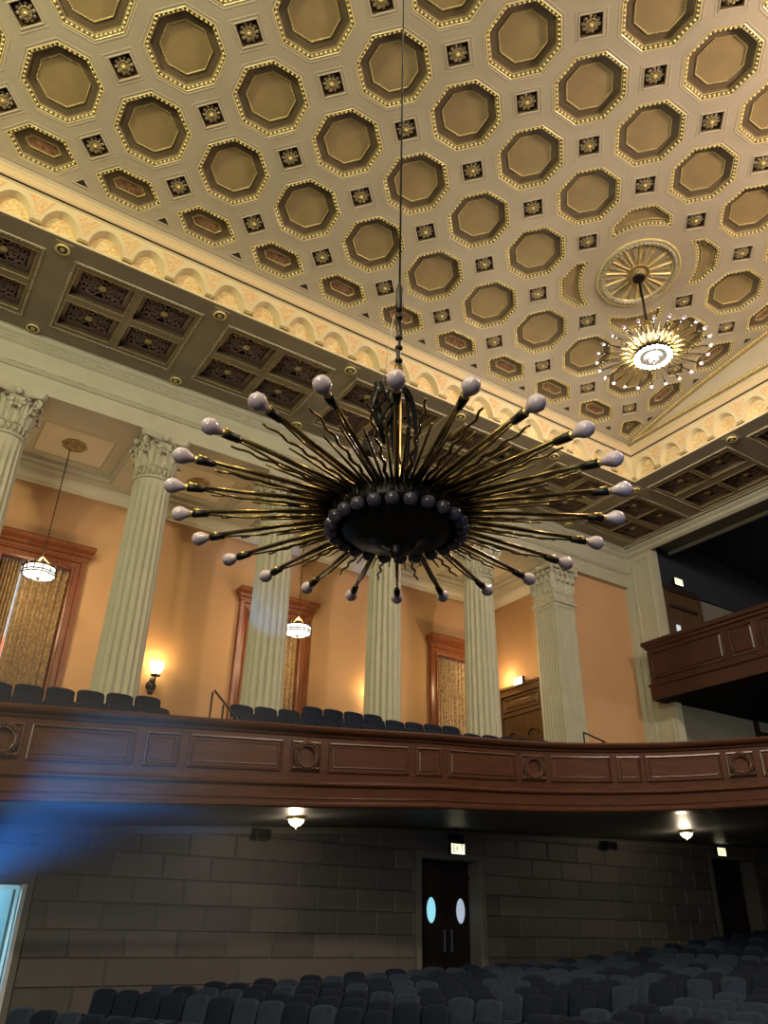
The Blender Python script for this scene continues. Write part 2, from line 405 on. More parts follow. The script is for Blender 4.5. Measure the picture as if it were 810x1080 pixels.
# ---------------------------------------------------------------- frieze with lunettes, cornice, soffit, entablature
ZF0, ZF1, YF, XF = 11.36, 12.17, 12.2, 16.3
def PL(u, o, z): return (XF-u, YF-o, z)
def PR(u, o, z): return (XF-o, YF-u, z)
PIT = .8605
def frieze(PF, n, name):
    mb = MB()
    for k in range(n):
        u0 = k*PIT; uc = u0+PIT/2; na = 14
        arch = [(uc+.345*cos(pi*t/na), 11.44+.56*sin(pi*t/na)) for t in range(na+1)]
        loops = [[Vector((u0, ZF0, 0)), Vector((u0+PIT, ZF0, 0)), Vector((u0+PIT, ZF1, 0)), Vector((u0, ZF1, 0))], [Vector((a, b, 0)) for a, b in arch]]
        fl = [p for l in loops for p in l]; mb.add([PF(p.x, 0, p.y) for p in fl], tessellate_polygon(loops), 'cream')
        sm = [(uc+.325*cos(pi*t/na), 11.44+.52*sin(pi*t/na)) for t in range(na+1)]
        lip = [(uc+.37*cos(pi*t/na), 11.44+.59*sin(pi*t/na)) for t in range(na+1)]
        mb.rings([[PF(a, 0, b) for a, b in lip], [PF(a, .02, b) for a, b in lip], [PF(a, .02, b) for a, b in arch], [PF(a, 0, b) for a, b in arch]], 'cream', False)
        mb.rings([[PF(a, 0, b) for a, b in arch], [PF(a, -.16, b) for a, b in sm]], 'cream')
        mb.add([PF(a, -.15, b) for a, b in sm], [tuple(range(len(sm)))], 'painted_niche')
        t_ = [(u0-.24, 12.11), (u0+.24, 12.11), (u0+.16, 11.98), (u0+.07, 11.78), (u0, 11.62), (u0-.07, 11.78), (u0-.16, 11.98)]
        if 0 < k: mb.add([PF(a, .006, b) for a, b in t_], [(0, 1, 2, 6), (2, 3, 5, 6), (3, 4, 5)], 'painted_spandrel')
        mb.box((u0-.10, -.001, 11.42), (u0+.10, .07, 11.475), 'gold_dull', lambda v: PF(*v)); mb.box((u0-.075, -.001, 11.475), (u0+.075, .045, 11.51), 'coffer_wall', lambda v: PF(*v))
    L = n*PIT
    def strip(prof, m): mb.rings([[PF(u, o, z) for o, z in prof] for u in (0 if True else 0, L)], m, False)
    strip([(0, 12.17), (.04, 12.19)], 'cream'); strip([(.04, 12.19), (.015, 12.20), (.015, 12.225), (.05, 12.23)], 'dark_line')
    strip([(.05, 12.23), (.075, 12.25), (.07, 12.40), (.10, 12.43)], 'pink_band'); strip([(.10, 12.43), (.04, 12.47), (.03, 12.53)], 'cream'); strip([(.03, 12.53), (.0, 12.60), (-.09, 12.76)], 'vault_plaster')
    strip([(0, ZF0), (.03, ZF0), (.03, 11.41), (0, 11.415)], 'cream')
    for q in range(int(L/.075)):
        p = PF((q+.5)*.075, .05, 12.47)
        if inframe(p, 15): mb.sphere(p, .026, 'gold', 5, 3)
    return struct(mb.build(name))
frieze(PL, 28, 'trim_1'); frieze(PR, 24, 'trim_2')
# tympanum between cornice and vault on the end wall
mb = MB(); js = [JE+(10-JE)*t/40 for t in range(41)]
top = [V(IE, j) for j in js]
mb.rings([[(16.34, p[1], 12.6) for p in top], [(16.36, p[1], p[2]) for p in top]], 'vault_plaster', False)
mb.rings([[(x, y, z-d) for x, d in ((16.34, .16), (16.28, .15), (16.27, .05), (16.34, .0))] for x_, y, z in top], 'gold_dull', False)
mb.rings([[(x, p[1], z) for x, z in ((16.34, 12.62), (16.24, 12.60), (16.25, 12.72), (16.34, 12.74))] for p in (top[0], top[-1])], 'gold_dull', False)
for p, q in zip(top, top[1:]):
    n = 6
    for t in range(n):
        y = p[1]+(q[1]-p[1])*t/n; z = p[2]+(q[2]-p[2])*t/n
        if inframe((16.3, y, z), 10) and y < 12: mb.sphere((16.27, y, z-.10), .03, 'gold', 5, 3); mb.sphere((16.25, y, 12.67), .03, 'gold', 5, 3)
struct(mb.build('trim_3'))

# soffit bands with pierced grilles
soff = empty('trim_4', (0, 0, 0)); struct(soff)
ZS = 11.36
gm = MB()
def curl(cx, cy, r0, a0, turns, sg, n=14, z=0):
    return [(cx+r0*(1-.8*t/n)*cos(a0+sg*turns*2*pi*t/n), cy+r0*(1-.8*t/n)*sin(a0+sg*turns*2*pi*t/n), z) for t in range(n+1)]
GX, GY = .48, .36
gm.rings([[(sx*(GX-i_), sy*(GY-i_), z) for sx, sy in ((-1,-1),(1,-1),(1,1),(-1,1))] for i_, z in ((0, 0), (0, -.03), (.04, -.03), (.04, 0))], 'grille')
for sx in (-1, 1):
    for sy in (-1, 1):
        for cx, cy, r, a0, tn, sg in ((.14,.22,.09,0,1.1,1),(.30,.24,.085,3,1.1,-1),(.36,.10,.085,1,1.1,1),(.20,.08,.075,4,1.1,-1),(.09,.10,.06,2,1,1),(.41,.29,.05,0,1,1),(.22,.31,.05,0,1,-1)):
            pts = [(sx*x, sy*y, -.012) for x, y, z in curl(cx, cy, r, a0, tn, sg)]
            gm.tube(pts, .017, 'grille', 4)
        for a, b in (((0,0),(.14,.16)),((.14,.16),(.36,.20)),((.0,.12),(.10,.30)),((.2,.0),(.44,.03)),((.30,.14),(.44,.30)),((.25,.15),(.22,.32)),((.05,.02),(.30,.06))):
            gm.tube([(sx*a[0], sy*a[1], -.01), (sx*(a[0]+b[0])/2+.02*sx, sy*(a[1]+b[1])/2, -.015), (sx*b[0], sy*b[1], -.01)], .016, 'grille', 4)
GR = gm.mesh('grille')
fm = MB(); fm.lathe([(.055, 0), (.075, -.02), (.065, -.04), (.035, -.03), (.03, -.045), (.002, -.055)], 'gold', 10)
for k in range(8): fm.sphere((.065*cos(k*pi/4), .065*sin(k*pi/4), -.025), .022, 'gold', 5, 3)
FL = fm.mesh('flower')
bm_ = MB(); bm_.rings([[(sx*.17, sy*.17, z) for sx, sy in ((-1,-1),(1,-1),(1,1),(-1,1))] for z in (0, -.012)], 'soffit'); bm_.add([(-.17,-.17,-.012),(.17,-.17,-.012),(.17,.17,-.012),(-.17,.17,-.012)], [(0,1,2,3)], 'soffit')
bm_.lathe([(.125, -.012), (.14, -.05), (.115, -.06), (.095, -.035)], 'gold', 16, cap=False); bm_.lathe([(.10, -.03), (.05, -.03)], 'dark_door', 16, cap=False); bm_.lathe([(.055, -.03), (.045, -.055), (.002, -.06)], 'gold', 12)
BO = bm_.mesh('boss')
def bay(x0, x1, y0, y1, along):
    """one structural bay: a plate with four coffers; along = 'x' or 'y' (grilles' long axis)"""
    c = [( (x0+x1)/2+sx*(x1-x0)*.245, (y0+y1)/2+sy*(y1-y0)*.235) for sx in (-1, 1) for sy in (-1, 1)]
    hx, hy = (.57, .43) if along == 'x' else (.43, .57)
    loops = [[Vector((x0,y0,0)),Vector((x1,y0,0)),Vector((x1,y1,0)),Vector((x0,y1,0))]]+[[Vector((cx-hx,cy-hy,0)),Vector((cx+hx,cy-hy,0)),Vector((cx+hx,cy+hy,0)),Vector((cx-hx,cy+hy,0))] for cx, cy in c]
    fl = [p for l in loops for p in l]; mb.add([(p.x, p.y, ZS) for p in fl], tessellate_polygon(loops), 'soffit')
    R = lambda cx, cy, a, b, z: [(cx+sx*a, cy+sy*b, z) for sx, sy in ((-1,-1),(1,-1),(1,1),(-1,1))]
    for cx, cy in c:
        if not inframe((cx, cy, ZS), 60): continue
        k = MB()
        k.rings([R(cx, cy, hx+.02, hy+.02, ZS), R(cx, cy, hx+.015, hy+.015, ZS-.018), R(cx, cy, hx-.005, hy-.005, ZS-.018), R(cx, cy, hx-.012, hy-.012, ZS)], 'gold_dull')
        k.rings([R(cx, cy, hx-.012, hy-.012, ZS), R(cx, cy, hx-.02, hy-.02, ZS+.13)], 'coffer_wall'); k.rings([R(cx, cy, hx-.02, hy-.02, ZS+.13), R(cx, cy, hx-.09, hy-.07, ZS+.135), R(cx, cy, hx-.095, hy-.075, ZS+.16)], 'grille')
        k.add(R(cx, cy, hx-.05, hy-.05, ZS+.18), [(0,1,2,3)], 'dark_door')
        o = k.build('grille_coffer', soff)
        rz = 0 if along == 'x' else pi/2
        inst(GR, 'grille', o, (cx, cy, ZS+.15), (0, 0, rz), (1.05, 1.04, 1)); inst(FL, 'flower', o, (cx, cy, ZS+.13))
    # bead line framing the bay
    i_ = .04
    mb.rings([R((x0+x1)/2, (y0+y1)/2, (x1-x0)/2-a, (y1-y0)/2-a, z) for a, z in ((.0, ZS-.002), (.01, ZS-.03), (.05, ZS-.03), (.06, ZS-.002))], 'soffit')
    for a in (0,):
        for (ax, ay, bx, by) in ((x0+.03,y0+.03,x1-.03,y0+.03),(x1-.03,y0+.03,x1-.03,y1-.03),(x1-.03,y1-.03,x0+.03,y1-.03),(x0+.03,y1-.03,x0+.03,y0+.03)):
            L = hypot(bx-ax, by-ay); n = int(L/.09)
            for q in range(n):
                p = (ax+(bx-ax)*(q+.5)/n, ay+(by-ay)*(q+.5)/n, ZS-.032)
                if inframe(p, 5): mb.sphere(p, .0125, 'gold', 4, 2)
mb = MB()
XB = [.53+3.215*k for k in range(-2, 6)]; BW = .27
for a, b in zip(XB, XB[1:]): bay(a+BW, b-BW, YF+.42, 15.3-.42, 'x')
bay(XB[-1]+BW, 19.25, YF+.42, 15.3-.42, 'x')
YB = [12.45-3.215*k for k in range(0, 6)]
for a, b in zip(YB, YB[1:]): bay(XB[-1]+BW-.1, 19.25, b+BW, a-BW, 'y')
# beams between
def flat(x0, x1, y0, y1): mb.add([(x0, y0, ZS), (x1, y0, ZS), (x1, y1, ZS), (x0, y1, ZS)], [(0,1,2,3)], 'soffit')
for x in XB: flat(x-BW, x+BW, YF+.42, 14.88)
for y in YB[1:]: flat(XB[-1]+BW-.1, 19.25, y-BW, y+BW)
flat(-8, 19.6, YF, YF+.42); flat(-8, 19.25, 14.88, 15.5); flat(XF, XB[-1]+BW-.1, -8, YF); flat(19.25, 19.6, -8, YF); flat(19.25, 19.6, YF+.42, 15.5)
mb.build('soffit_plate', soff)
for x in XB:
    for y in (YF+.24, 15.12):
        if inframe((x, y, ZS)): inst(BO, 'boss', soff, (x, y, ZS))
for y in YB[1:]:
    for x in (XF+.26, 19.42):
        if inframe((x, y, ZS)): inst(BO, 'boss', soff, (x, y, ZS))

# entablature over the colonnade and round the end wall
YE, XE = 15.45, 19.6
prof = [(0, 10.0), (0, 10.44), (.03, 10.45), (.07, 10.50), (.08, 10.56), (.02, 10.58), (.0, 10.60), (0, 11.03), (.03, 11.05), (.08, 11.10), (.09, 11.17), (.06, 11.19), (.13, 11.25), (.16, 11.30), (.17, 11.36)]
mb = MB()
mb.rings([[(x, YE-o, z) for o, z in prof] for x in (-8, XE+.02)], 'stone', False)
mb.rings([[(XE-o*1.2, y, z) for o, z in prof if z > 11.0] for y in (YE+.2, -8)], 'stone', False)
mb.add([(-8, YE, 10.0), (XE, YE, 10.0), (XE, 16.35, 10.0), (-8, 16.35, 10.0)], [(0,1,2,3)], 'marble')
mb.add([(-8, 16.35, 10.0), (XE, 16.35, 10.0), (XE, 16.35, 10.5), (-8, 16.35, 10.5)], [(0,1,2,3)], 'marble')
for q in range(int(28/.07)):
    x = -7+q*.07
    for z, r, o in ((10.53, .026, .08), (11.14, .03, .09)):
        p = (x, YE-o, z)
        if inframe(p, 5): mb.sphere(p, r, 'stone_carved', 4, 3)
# lintel over the wide opening in the end wall
mb.box((19.6, -8, 11.2), (20.55, 14.46, 11.9), 'stone'); mb.box((19.3, -8, 11.3), (19.6, 15.45, 11.36), 'stone')
mb.box((20.5, -8, 11.1), (20.6, 14.46, 11.2), 'stone')
mb.add([(19.62, -8, 11.19), (20.5, -8, 11.19), (20.5, 14.46, 11.19), (19.62, 14.46, 11.19)], [(0,1,2,3)], 'grey_wall')
struct(mb.build('trim_5'))

# gallery ceiling: one framed panel per bay
mb = MB(); BC = [2.25+3.215*k for k in range(-2, 5)]
def RR(cx, cy, a, b, z): return [(cx+sx*a, cy+sy*b, z) for sx, sy in ((-1,-1),(1,-1),(1,1),(-1,1))]
for c in BC:
    cy = 17.75; x0, x1, y0, y1 = c-3.215/2, c+3.215/2, 16.35, 19.25
    mb.rings([[(x0,y0,10.12),(x1,y0,10.12),(x1,y1,10.12),(x0,y1,10.12)], RR(c, cy, 1.22, 1.08, 10.12), RR(c, cy, 1.2, 1.06, 10.20), RR(c, cy, 1.15, 1.0, 10.24), RR(c, cy, 1.12, .98, 10.34)], 'marble')
    mb.rings([RR(c, cy, 1.12, .98, 10.34), RR(c, cy, .84, .74, 10.34)], 'marble'); mb.rings([RR(c, cy, .84, .74, 10.34), RR(c, cy, .835, .735, 10.33), RR(c, cy, .82, .72, 10.33)], 'gold_dull')
    mb.add(RR(c, cy, .82, .72, 10.335), [(0,1,2,3)], 'gallery_panel')
mb.rings([[(x, 19.2-o, z) for o, z in ((0, 9.80), (.03, 9.82), (.05, 9.90), (.13, 9.98), (.16, 10.05), (.17, 10.13))] for x in (-6, 17)], 'gallery_panel', False)
mb.rings([[(16.9-o, y, z) for o, z in ((0, 9.80), (.03, 9.82), (.05, 9.90), (.13, 9.98), (.16, 10.05), (.17, 10.13))] for y in (16.2, 19.2)], 'gallery_panel', False)
o = mb.build('ceiling'); struct(o)
rm = MB(); rm.lathe([(.30, 0), (.31, -.02), (.27, -.05), (.20, -.02), (.17, -.06), (.08, -.04), (.05, -.10), (.002, -.11)], 'gold_dull', 8, smooth=False)
for k in range(16): rm.sphere((.235*cos(k*pi/8), .235*sin(k*pi/8), -.035), .04, 'gold_dull', 5, 3)
RO = rm.mesh('ceiling_rosette')
for k, c in enumerate(BC[1:]):
    inst(RO, 'ceiling_rosette', o, (c, 17.7, 10.335))

# ---------------------------------------------------------------- gallery walls
ZG = 3.2
mb = MB()
def wallrect(mb, P, u0, u1, z0, z1, hs, m):
    loops = [[Vector((u0,z0,0)),Vector((u1,z0,0)),Vector((u1,z1,0)),Vector((u0,z1,0))]]+[[Vector((a,c,0)),Vector((b,c,0)),Vector((b,d,0)),Vector((a,d,0))] for a,b,c,d in hs]
    fl = [p for l in loops for p in l]; mb.add([P(p.x, p.y) for p in fl], tessellate_polygon(loops), m)
WX = [2.25, 8.68, 15.2]; WH = .81; WZ0, WZ1 = 4.3, 7.72
wallrect(mb, lambda a, b: (a, 19.2, b), -6, 16.9, ZG, 10.14, [(x-WH, x+WH, WZ0, WZ1) for x in WX], 'orange_wall')
struct(mb.build('wall_left'))
mb = MB(); wallrect(mb, lambda a, b: (16.9, a, b), 16.37, 19.2, ZG, 10.14, [(17.15, 19.0, ZG+.01, 6.7)], 'orange_wall'); struct(mb.build('wall_back'))
mb = MB(); mb.box((16.89, 15.62, 3.0), (19.62, 15.9, 10.02), 'orange_wall'); struct(mb.build('wall_right'))
# pier at the corner of the wide opening
mb = MB()
mb.box((19.6, 14.46, 3.2), (19.9, 15.7, 11.36), 'stone')
for y0, y1 in ((14.62, 15.25),):
    def R3(a, x): return [(x, y0+a, 3.0+a), (x, y1-a, 3.0+a), (x, y1-a, 10.85-a), (x, y0+a, 10.85-a)]
    mb.rings([R3(-.03, 19.6), R3(-.02, 19.57), R3(.02, 19.57), R3(.04, 19.62), R3(.05, 19.62)], 'stone')
mb.box((19.5, 15.43, 3.2), (19.62, 15.66, 11.3), 'stone')
struct(mb.build('trim_6'))

# windows of the gallery with wooden surrounds and gold curtains
for wi, x in enumerate(WX):
    mb = MB(); F = lambda a, z0_, y: [(x-a, y, WZ0-(a-WH)), (x+a, y, WZ0-(a-WH)), (x+a, y, z0_), (x-a, y, z0_)]
    mb.rings([F(WH, WZ1, 19.45), F(WH, WZ1, 19.12), F(WH+.05, WZ1+.05, 19.10), F(WH+.07, WZ1+.07, 19.14), F(WH+.18, WZ1+.18, 19.12), F(WH+.20, WZ1+.20, 19.06), F(WH+.29, WZ1+.29, 19.06), F(WH+.30, WZ1+.30, 19.2)], 'wood_frame')
    o = struct(mb.build('window_%d' % (wi+1)))
    h = MB()
    pr = [(.02, 7.92), (.10, 7.94), (.12, 8.02), (.20, 8.03), (.20, 8.10), (.33, 8.16), (.36, 8.24), (.34, 8.27), (0, 8.28)]
    def cor(a, z): e = 1.10+a*.4; return [(x-e, 19.2, z), (x-e, 19.14-a, z), (x+e, 19.14-a, z), (x+e, 19.2, z)]
    h.rings([cor(a, z) for a, z in pr], 'wood_frame', False)
    h.add(cor(.34, 8.27), [(0,1,2,3)], 'wood_frame')
    for k in range(36):
        xx = x-1.20+2.40*(k+.5)/36; h.box((xx-.02, 18.93, 8.035), (xx+.02, 19.03, 8.10), 'wood_frame')
    h.build('cornice', o).location.z = .02
    g = MB(); g.add([(x-WH, 19.62, WZ0), (x+WH, 19.62, WZ0), (x+WH, 19.62, WZ1), (x-WH, 19.62, WZ1)], [(0,1,2,3)], 'glass_pale'); g.add([(x-.33, 19.6, WZ0), (x-.24, 19.6, WZ0), (x-.24, 19.6, 5.9), (x-.33, 19.6, 5.9)], [(0,1,2,3)], 'red_glow_strip') if wi == 0 else None; g.build('pane', o)
    for si, (a, b) in enumerate(((x-WH+.02, x-.30), (x-.24, x+WH+.12)) if wi == 0 else ((x-WH+(.10 if wi == 2 else .0), x-.02), (x+.01, x+WH+.12))):
        c = MB(); n = 90; zs = [WZ0+.02, WZ0+1, WZ0+2.2, WZ1-.25, WZ1-.02]
        rs = []
        for zi, z in enumerate(zs):
            rs.append([(a+(b-a)*t/n, 19.38+.085*sin(t/n*2*pi*6.5+.4*sin(z*2.1)+si)+.02*sin(t*.9+z), z) for t in range(n+1)])
        c.rings(rs, 'curtain_cloth', False, smooth=True)
        # gathered heading
        oo = c.build('curtain')
        tag(oo, 'gold patterned curtain, %s half, in the %s gallery window' % (('left', 'right')[si], ('leftmost', 'middle', 'rightmost')[wi]), 'curtain', 'gold curtains in the gallery windows')

# double door at the end of the gallery
def panel_rings(mb, P, a0, a1, b0, b1, m, d=.03, seg=1):
    R = lambda i_, o: [P(a0+i_, b0+i_, o), P(a1-i_, b0+i_, o), P(a1-i_, b1-i_, o), P(a0+i_, b1-i_, o)]
    mb.rings([R(0, 0), R(.01, d*.8), R(.05, d*.8), R(.07, -d*.6), R(.10, -d*.6), R(.15, d*.5)], m); q = R(.15, d*.5); mb.add(q, [(0,1,2,3)], m)
mb = MB(); Pd = lambda a, b, o: (16.86-o, a, b)
for y0, y1, z0, z1, o in ((17.0, 17.18, ZG, 6.85, .08), (18.97, 19.15, ZG, 6.85, .08), (17.0, 19.15, 6.65, 6.85, .085), (16.95, 19.19, 6.85, 6.93, .14), (17.18, 18.97, 6.0, 6.10, .05)):
    mb.box((16.9-o-.02, y0, z0), (17.0, y1, z1), 'door_wood')
mb.box((16.88, 17.18, 6.1), (16.95, 18.97, 6.65), 'door_wood'); panel_rings(mb, Pd, 17.25, 18.9, 6.15, 6.6, 'door_wood')
o = struct(mb.build('door_1'))
for a, b in ((17.19, 18.07), (18.08, 18.96)):
    d = MB(); d.box((16.88, a, ZG), (16.94, b, 6.0), 'door_wood'); panel_rings(d, Pd, a+.12, b-.12, 4.0, 5.0, 'door_wood')
    arc = lambda r, oo: [Pd((a+b)/2+r*cos(t*pi/10), 5.3+r*.9*sin(t*pi/10), oo) for t in range(11)]
    d.rings([arc(.26, .0), arc(.25, .04), arc(.20, .04), arc(.18, .0)], 'door_wood', False)
    d.build('door_leaf', o)

# ---------------------------------------------------------------- columns
def shaft_mesh(mb, r0, r1, z0, z1, m, nf=20):
    n = nf*6; rs = []
    for i in range(9):
        t = i/8; z = z0+(z1-z0)*t; r = r0+(r1-r0)*(t**1.5)
        ring = []
        for j in range(n):
            ph = (j % 6)/6; dep = 0 if ph < .01 else .055*sin(pi*ph)**.7
            if i == 8: dep *= .0
            a = 2*pi*j/n; ring.append(((r-dep)*cos(a), (r-dep)*sin(a), z))
        rs.append(ring)
    rs.insert(8, [(x*.999, y*.999, z1-.08) for x, y, z in rs[7]]) if False else None
    mb.rings(rs, m)
def leaf(mb, a, r, z, h, wd, out, m):
    """acanthus leaf standing on a bell of radius r, tip curling out"""
    u = Vector((cos(a), sin(a), 0)); v = Vector((-sin(a), cos(a), 0)); rs = []
    for t, o, ww, zz in ((0, .0, .75, 0), (.3, .02, 1.0, .3), (.55, .03, 1.1, .58), (.8, .06, .9, .85), (.95, .12, .65, 1.0), (1.02, .17, .4, .97), (1., .18, .12, .86)):
        c = u*(r+o*out)+Vector((0, 0, z+h*zz)); wv = v*wd*ww; row = []
        for q in (-1, -.55, -.15, 0, .15, .55, 1):
            row.append(c+wv*q+u*(.035 if abs(q) in (.55,) else (.03 if q == 0 else -.01 if abs(q) == 1 else 0)))
        rs.append(row)
    mb.rings(rs, m, False)
def volute(mb, c, u, r, m):
    up = Vector((0,0,1)); pts = []
    for t in range(22):
        a = pi/2-t*.42; rr = r*(1-t/26); pts.append(Vector(c)+u*(rr*cos(a))+up*(rr*sin(a)))
    mb.tube(pts, [.045*(1-t/40) for t in range(22)], m, 6)
cap = MB(); bell = .40
cap.lathe([(bell+.02, -.02), (bell+.06, 0), (bell+.06, .04), (bell+.02, .07), (bell, .10), (bell, .3), (bell+.02, .7), (bell+.08, .92)], 'stone_carved', 32)
for k in range(30): a = 2*pi*k/30; cap.box((-.012, -.012, 0), (.012, .012, .0), 'stone_carved') if False else None
for k in range(24):
    a = 2*pi*k/24; u = (cos(a), sin(a)); cap.tube([((bell+.01)*u[0], (bell+.01)*u[1], .09), ((bell+.045)*u[0], (bell+.045)*u[1], .16), ((bell+.02)*u[0], (bell+.02)*u[1], .25)], .03, 'stone_carved', 5)
for k in range(8): leaf(cap, k*pi/4, bell, .26, .36, .14, 1, 'stone_carved')
for k in range(8): leaf(cap, k*pi/4+pi/8, bell+.01, .30, .58, .13, 1.1, 'stone_carved')
for k in range(4):
    a = k*pi/2+pi/4; u = Vector((cos(a), sin(a), 0))
    volute(cap, u*(bell+.17)+Vector((0,0,.84)), u, .12, 'stone_carved'); cap.tube([u*(bell+.02)+Vector((0,0,.5)), u*(bell+.07)+Vector((0,0,.72)), u*(bell+.16)+Vector((0,0,.95))], .04, 'stone_carved', 6)
    a2 = k*pi/2; u2 = Vector((cos(a2), sin(a2), 0)); v2 = Vector((-sin(a2), cos(a2), 0))
    for s_ in (-1, 1): volute(cap, u2*(bell+.07)+v2*s_*.13+Vector((0,0,.80)), v2*s_*-1, .07, 'stone_carved')
    cap.sphere(tuple(u2*(bell+.13)+Vector((0,0,1.0))), .085, 'stone_carved', 8, 6)
def abac(r, q, z):
    pts = []
    for k in range(4):
        a = k*pi/2+pi/4; u = Vector((cos(a), sin(a), 0)); v = Vector((-sin(a), cos(a), 0))
        pts += [u*r-v*.05+Vector((0,0,z)), u*r+v*.05+Vector((0,0,z))]
        nx = Vector((cos(a+pi/2), sin(a+pi/2), 0)); e0 = u*r+v*.05; e1 = nx*r-Vector((-sin(a+pi/2), cos(a+pi/2), 0))*.05
        for t in range(1, 6):
            p = e0.lerp(e1, t/6); d = Vector((cos(a+pi/4), sin(a+pi/4), 0)); pts.append(p-d*q*sin(pi*t/6)+Vector((0,0,z)))
    return pts
cap.rings([abac(.70, .10, .96), abac(.74, .09, 1.0), abac(.75, .09, 1.04), abac(.78, .08, 1.10)], 'stone_carved', cap0=True, cap1=True)
CAP = cap.mesh('capital')
sh = MB(); shaft_mesh(sh, .47, .415, 0, 5.6, 'stone'); SH = sh.mesh('shaft')
bs = MB(); bs.box((-.5,-.5,-.1), (.5,.5,.08), 'stone'); bs.lathe([(.5,.08),(.53,.14),(.5,.2),(.52,.23),(.51,.27),(.56,.31),(.5,.36),(.47,.4)], 'stone', 32); BS = bs.mesh('base')
for k, nm in enumerate(('at the left edge of the picture', 'right of the window with the blue streak', 'in front of the middle window', 'in the middle of the colonnade', 'in front of the rightmost window')):
    x = .64+3.215*k; t = empty('fluted_column', (x, 15.95, 3.3))
    tag(t, 'tall fluted stone column with leafy capital, '+nm, 'column', 'columns along the gallery')
    o = inst(SH, 'shaft', t, (0,0,0)); inst(CAP, 'capital', t, (0,0,5.59)); inst(BS, 'base', t, (0,0,-.38))
# corner pilaster
t = empty('fluted_pilaster', (16.46, 15.9, 3.0)); tag(t, 'square fluted stone pilaster with leafy capital between two orange walls', 'pilaster')
mb = MB(); X0, X1, Y1_, Y2_ = 16.04, 16.88, 15.47, 16.35; z0, z1 = 2.8, 8.75
def flat_flutes(P, L, n):
    pts = [(0, 0)]; e = .05; wv = (L-2*e)/n
    for k in range(n):
        a = e+k*wv
        pts += [(a+wv*.12, 0), (a+wv*.25, -.04), (a+wv*.5, -.055), (a+wv*.75, -.04), (a+wv*.88, 0)]
    pts += [(L, 0)]
    mb.rings([[P(u, o, z) for u, o in pts] for z in (z0, z1-.12)], 'stone', False); mb.rings([[P(0, 0, z), P(L, 0, z)] for z in (z1-.12, z1)], 'stone', False)
flat_flutes(lambda u, o, z: (X0+u, Y1_-o, z), X1-X0, 7); flat_flutes(lambda u, o, z: (X0-o, Y2_-u, z), Y2_-Y1_, 7)
mb.box((X0+.06, Y1_+.06, z0), (X1, Y2_, z1+.02), 'stone')
mb.add([(X1, Y1_, z0), (X1, Y1_+.3, z0), (X1, Y1_+.3, z1), (X1, Y1_, z1)], [(0,1,2,3)], 'stone')
mb.build('shaft', t).matrix_parent_inverse = t.matrix_basis.inverted()
cp = MB(); B_ = lambda e, z: [(X0-e, Y1_-e, z), (X1+e, Y1_-e, z), (X1+e, Y2_+e, z), (X0-e, Y2_+e, z)]
cp.rings([B_(.0, 8.72), B_(.05, 8.74), B_(.06, 8.82), B_(.01, 8.85), B_(.01, 9.0), B_(.04, 9.06), B_(.0, 9.08), B_(.0, 9.7), B_(.06, 9.82)], 'stone_carved')
cp.rings([B_(.10, 9.84), B_(.14, 9.88), B_(.14, 9.93), B_(.18, 10.0)], 'stone_carved', cap0=True, cap1=True)
class _T: pass
def fleaf(face, uc, z, h, wd):
    L = MB(); leaf(L, 0, 0, 0, h, wd, 1, 'stone_carved')
    for i, (a, b, c) in enumerate(L.v): L.v[i] = (uc+b, Y1_-a, z+c) if face == 'f' else (X0-a, uc-b, z+c)
    cp.add(L.v, L.f, 'stone_carved')
for k in range(4): fleaf('f', X0+.11+.205*k, 9.08, .36, .095); fleaf('s', Y2_-.11-.22*k, 9.08, .36, .10)
for k in range(5): fleaf('f', X0+.205*k, 9.14, .58, .085); fleaf('s', Y2_-.22*k, 9.14, .58, .09)
for c, u in (((X0-.03, Y1_-.03, 9.78), Vector((-1,-1,0)).normalized()), ((X1+.03, Y1_-.03, 9.78), Vector((1,-1,0)).normalized()), ((X0-.03, Y2_, 9.78), Vector((-1,1,0)).normalized())): volute(cp, c, u, .13, 'stone_carved')
for uc in (X0+.28, X0+.56): volute(cp, (uc, Y1_-.06, 9.72), Vector((1 if uc < X0+.4 else -1,0,0)), .08, 'stone_carved')
for uc in (Y1_+.28, Y1_+.58): volute(cp, (X0-.06, uc, 9.72), Vector((0,1 if uc < Y1_+.4 else -1,0)), .08, 'stone_carved')
cp.sphere(((X0+X1)/2, Y1_-.15, 9.91), .09, 'stone_carved', 8, 6); cp.sphere((X0-.15, (Y1_+Y2_)/2, 9.91), .09, 'stone_carved', 8, 6)
cp.build('capital', t).matrix_parent_inverse = t.matrix_basis.inverted()
# ---------------------------------------------------------------- lower balcony
BK = [(-6,12.8),(-3,12.8),(0,12.75),(3,12.7),(6,12.6),(8.5,12.5),(10.5,12.35),(12.2,12.0),(13.6,11.4),(14.9,10.6),(16.1,9.6),(17.2,8.3),(18.0,6.8),(18.5,5)]
BC_ = []
for i in range(1, len(BK)-2):
    p0, p1, p2, p3 = [Vector(q) for q in BK[i-1:i+3]]
    for q in range(16):
        t = q/16; BC_.append(.5*((2*p1)+(-p0+p2)*t+(2*p0-5*p1+4*p2-p3)*t*t+(-p0+3*p1-3*p2+p3)*t**3))
BS_ = [0]
for a, b in zip(BC_, BC_[1:]): BS_.append(BS_[-1]+(b-a).length)
def interp(x, xs, ys):
    if x <= xs[0]: return ys[0]+(x-xs[0])*(ys[1]-ys[0])/(xs[1]-xs[0])
    for i in range(len(xs)-1):
        if x <= xs[i+1]: return ys[i]+(ys[i+1]-ys[i])*(x-xs[i])/(xs[i+1]-xs[i])
    return ys[-1]
def bxy(s):
    return Vector((interp(s, BS_, [p.x for p in BC_]), interp(s, BS_, [p.y for p in BC_])))
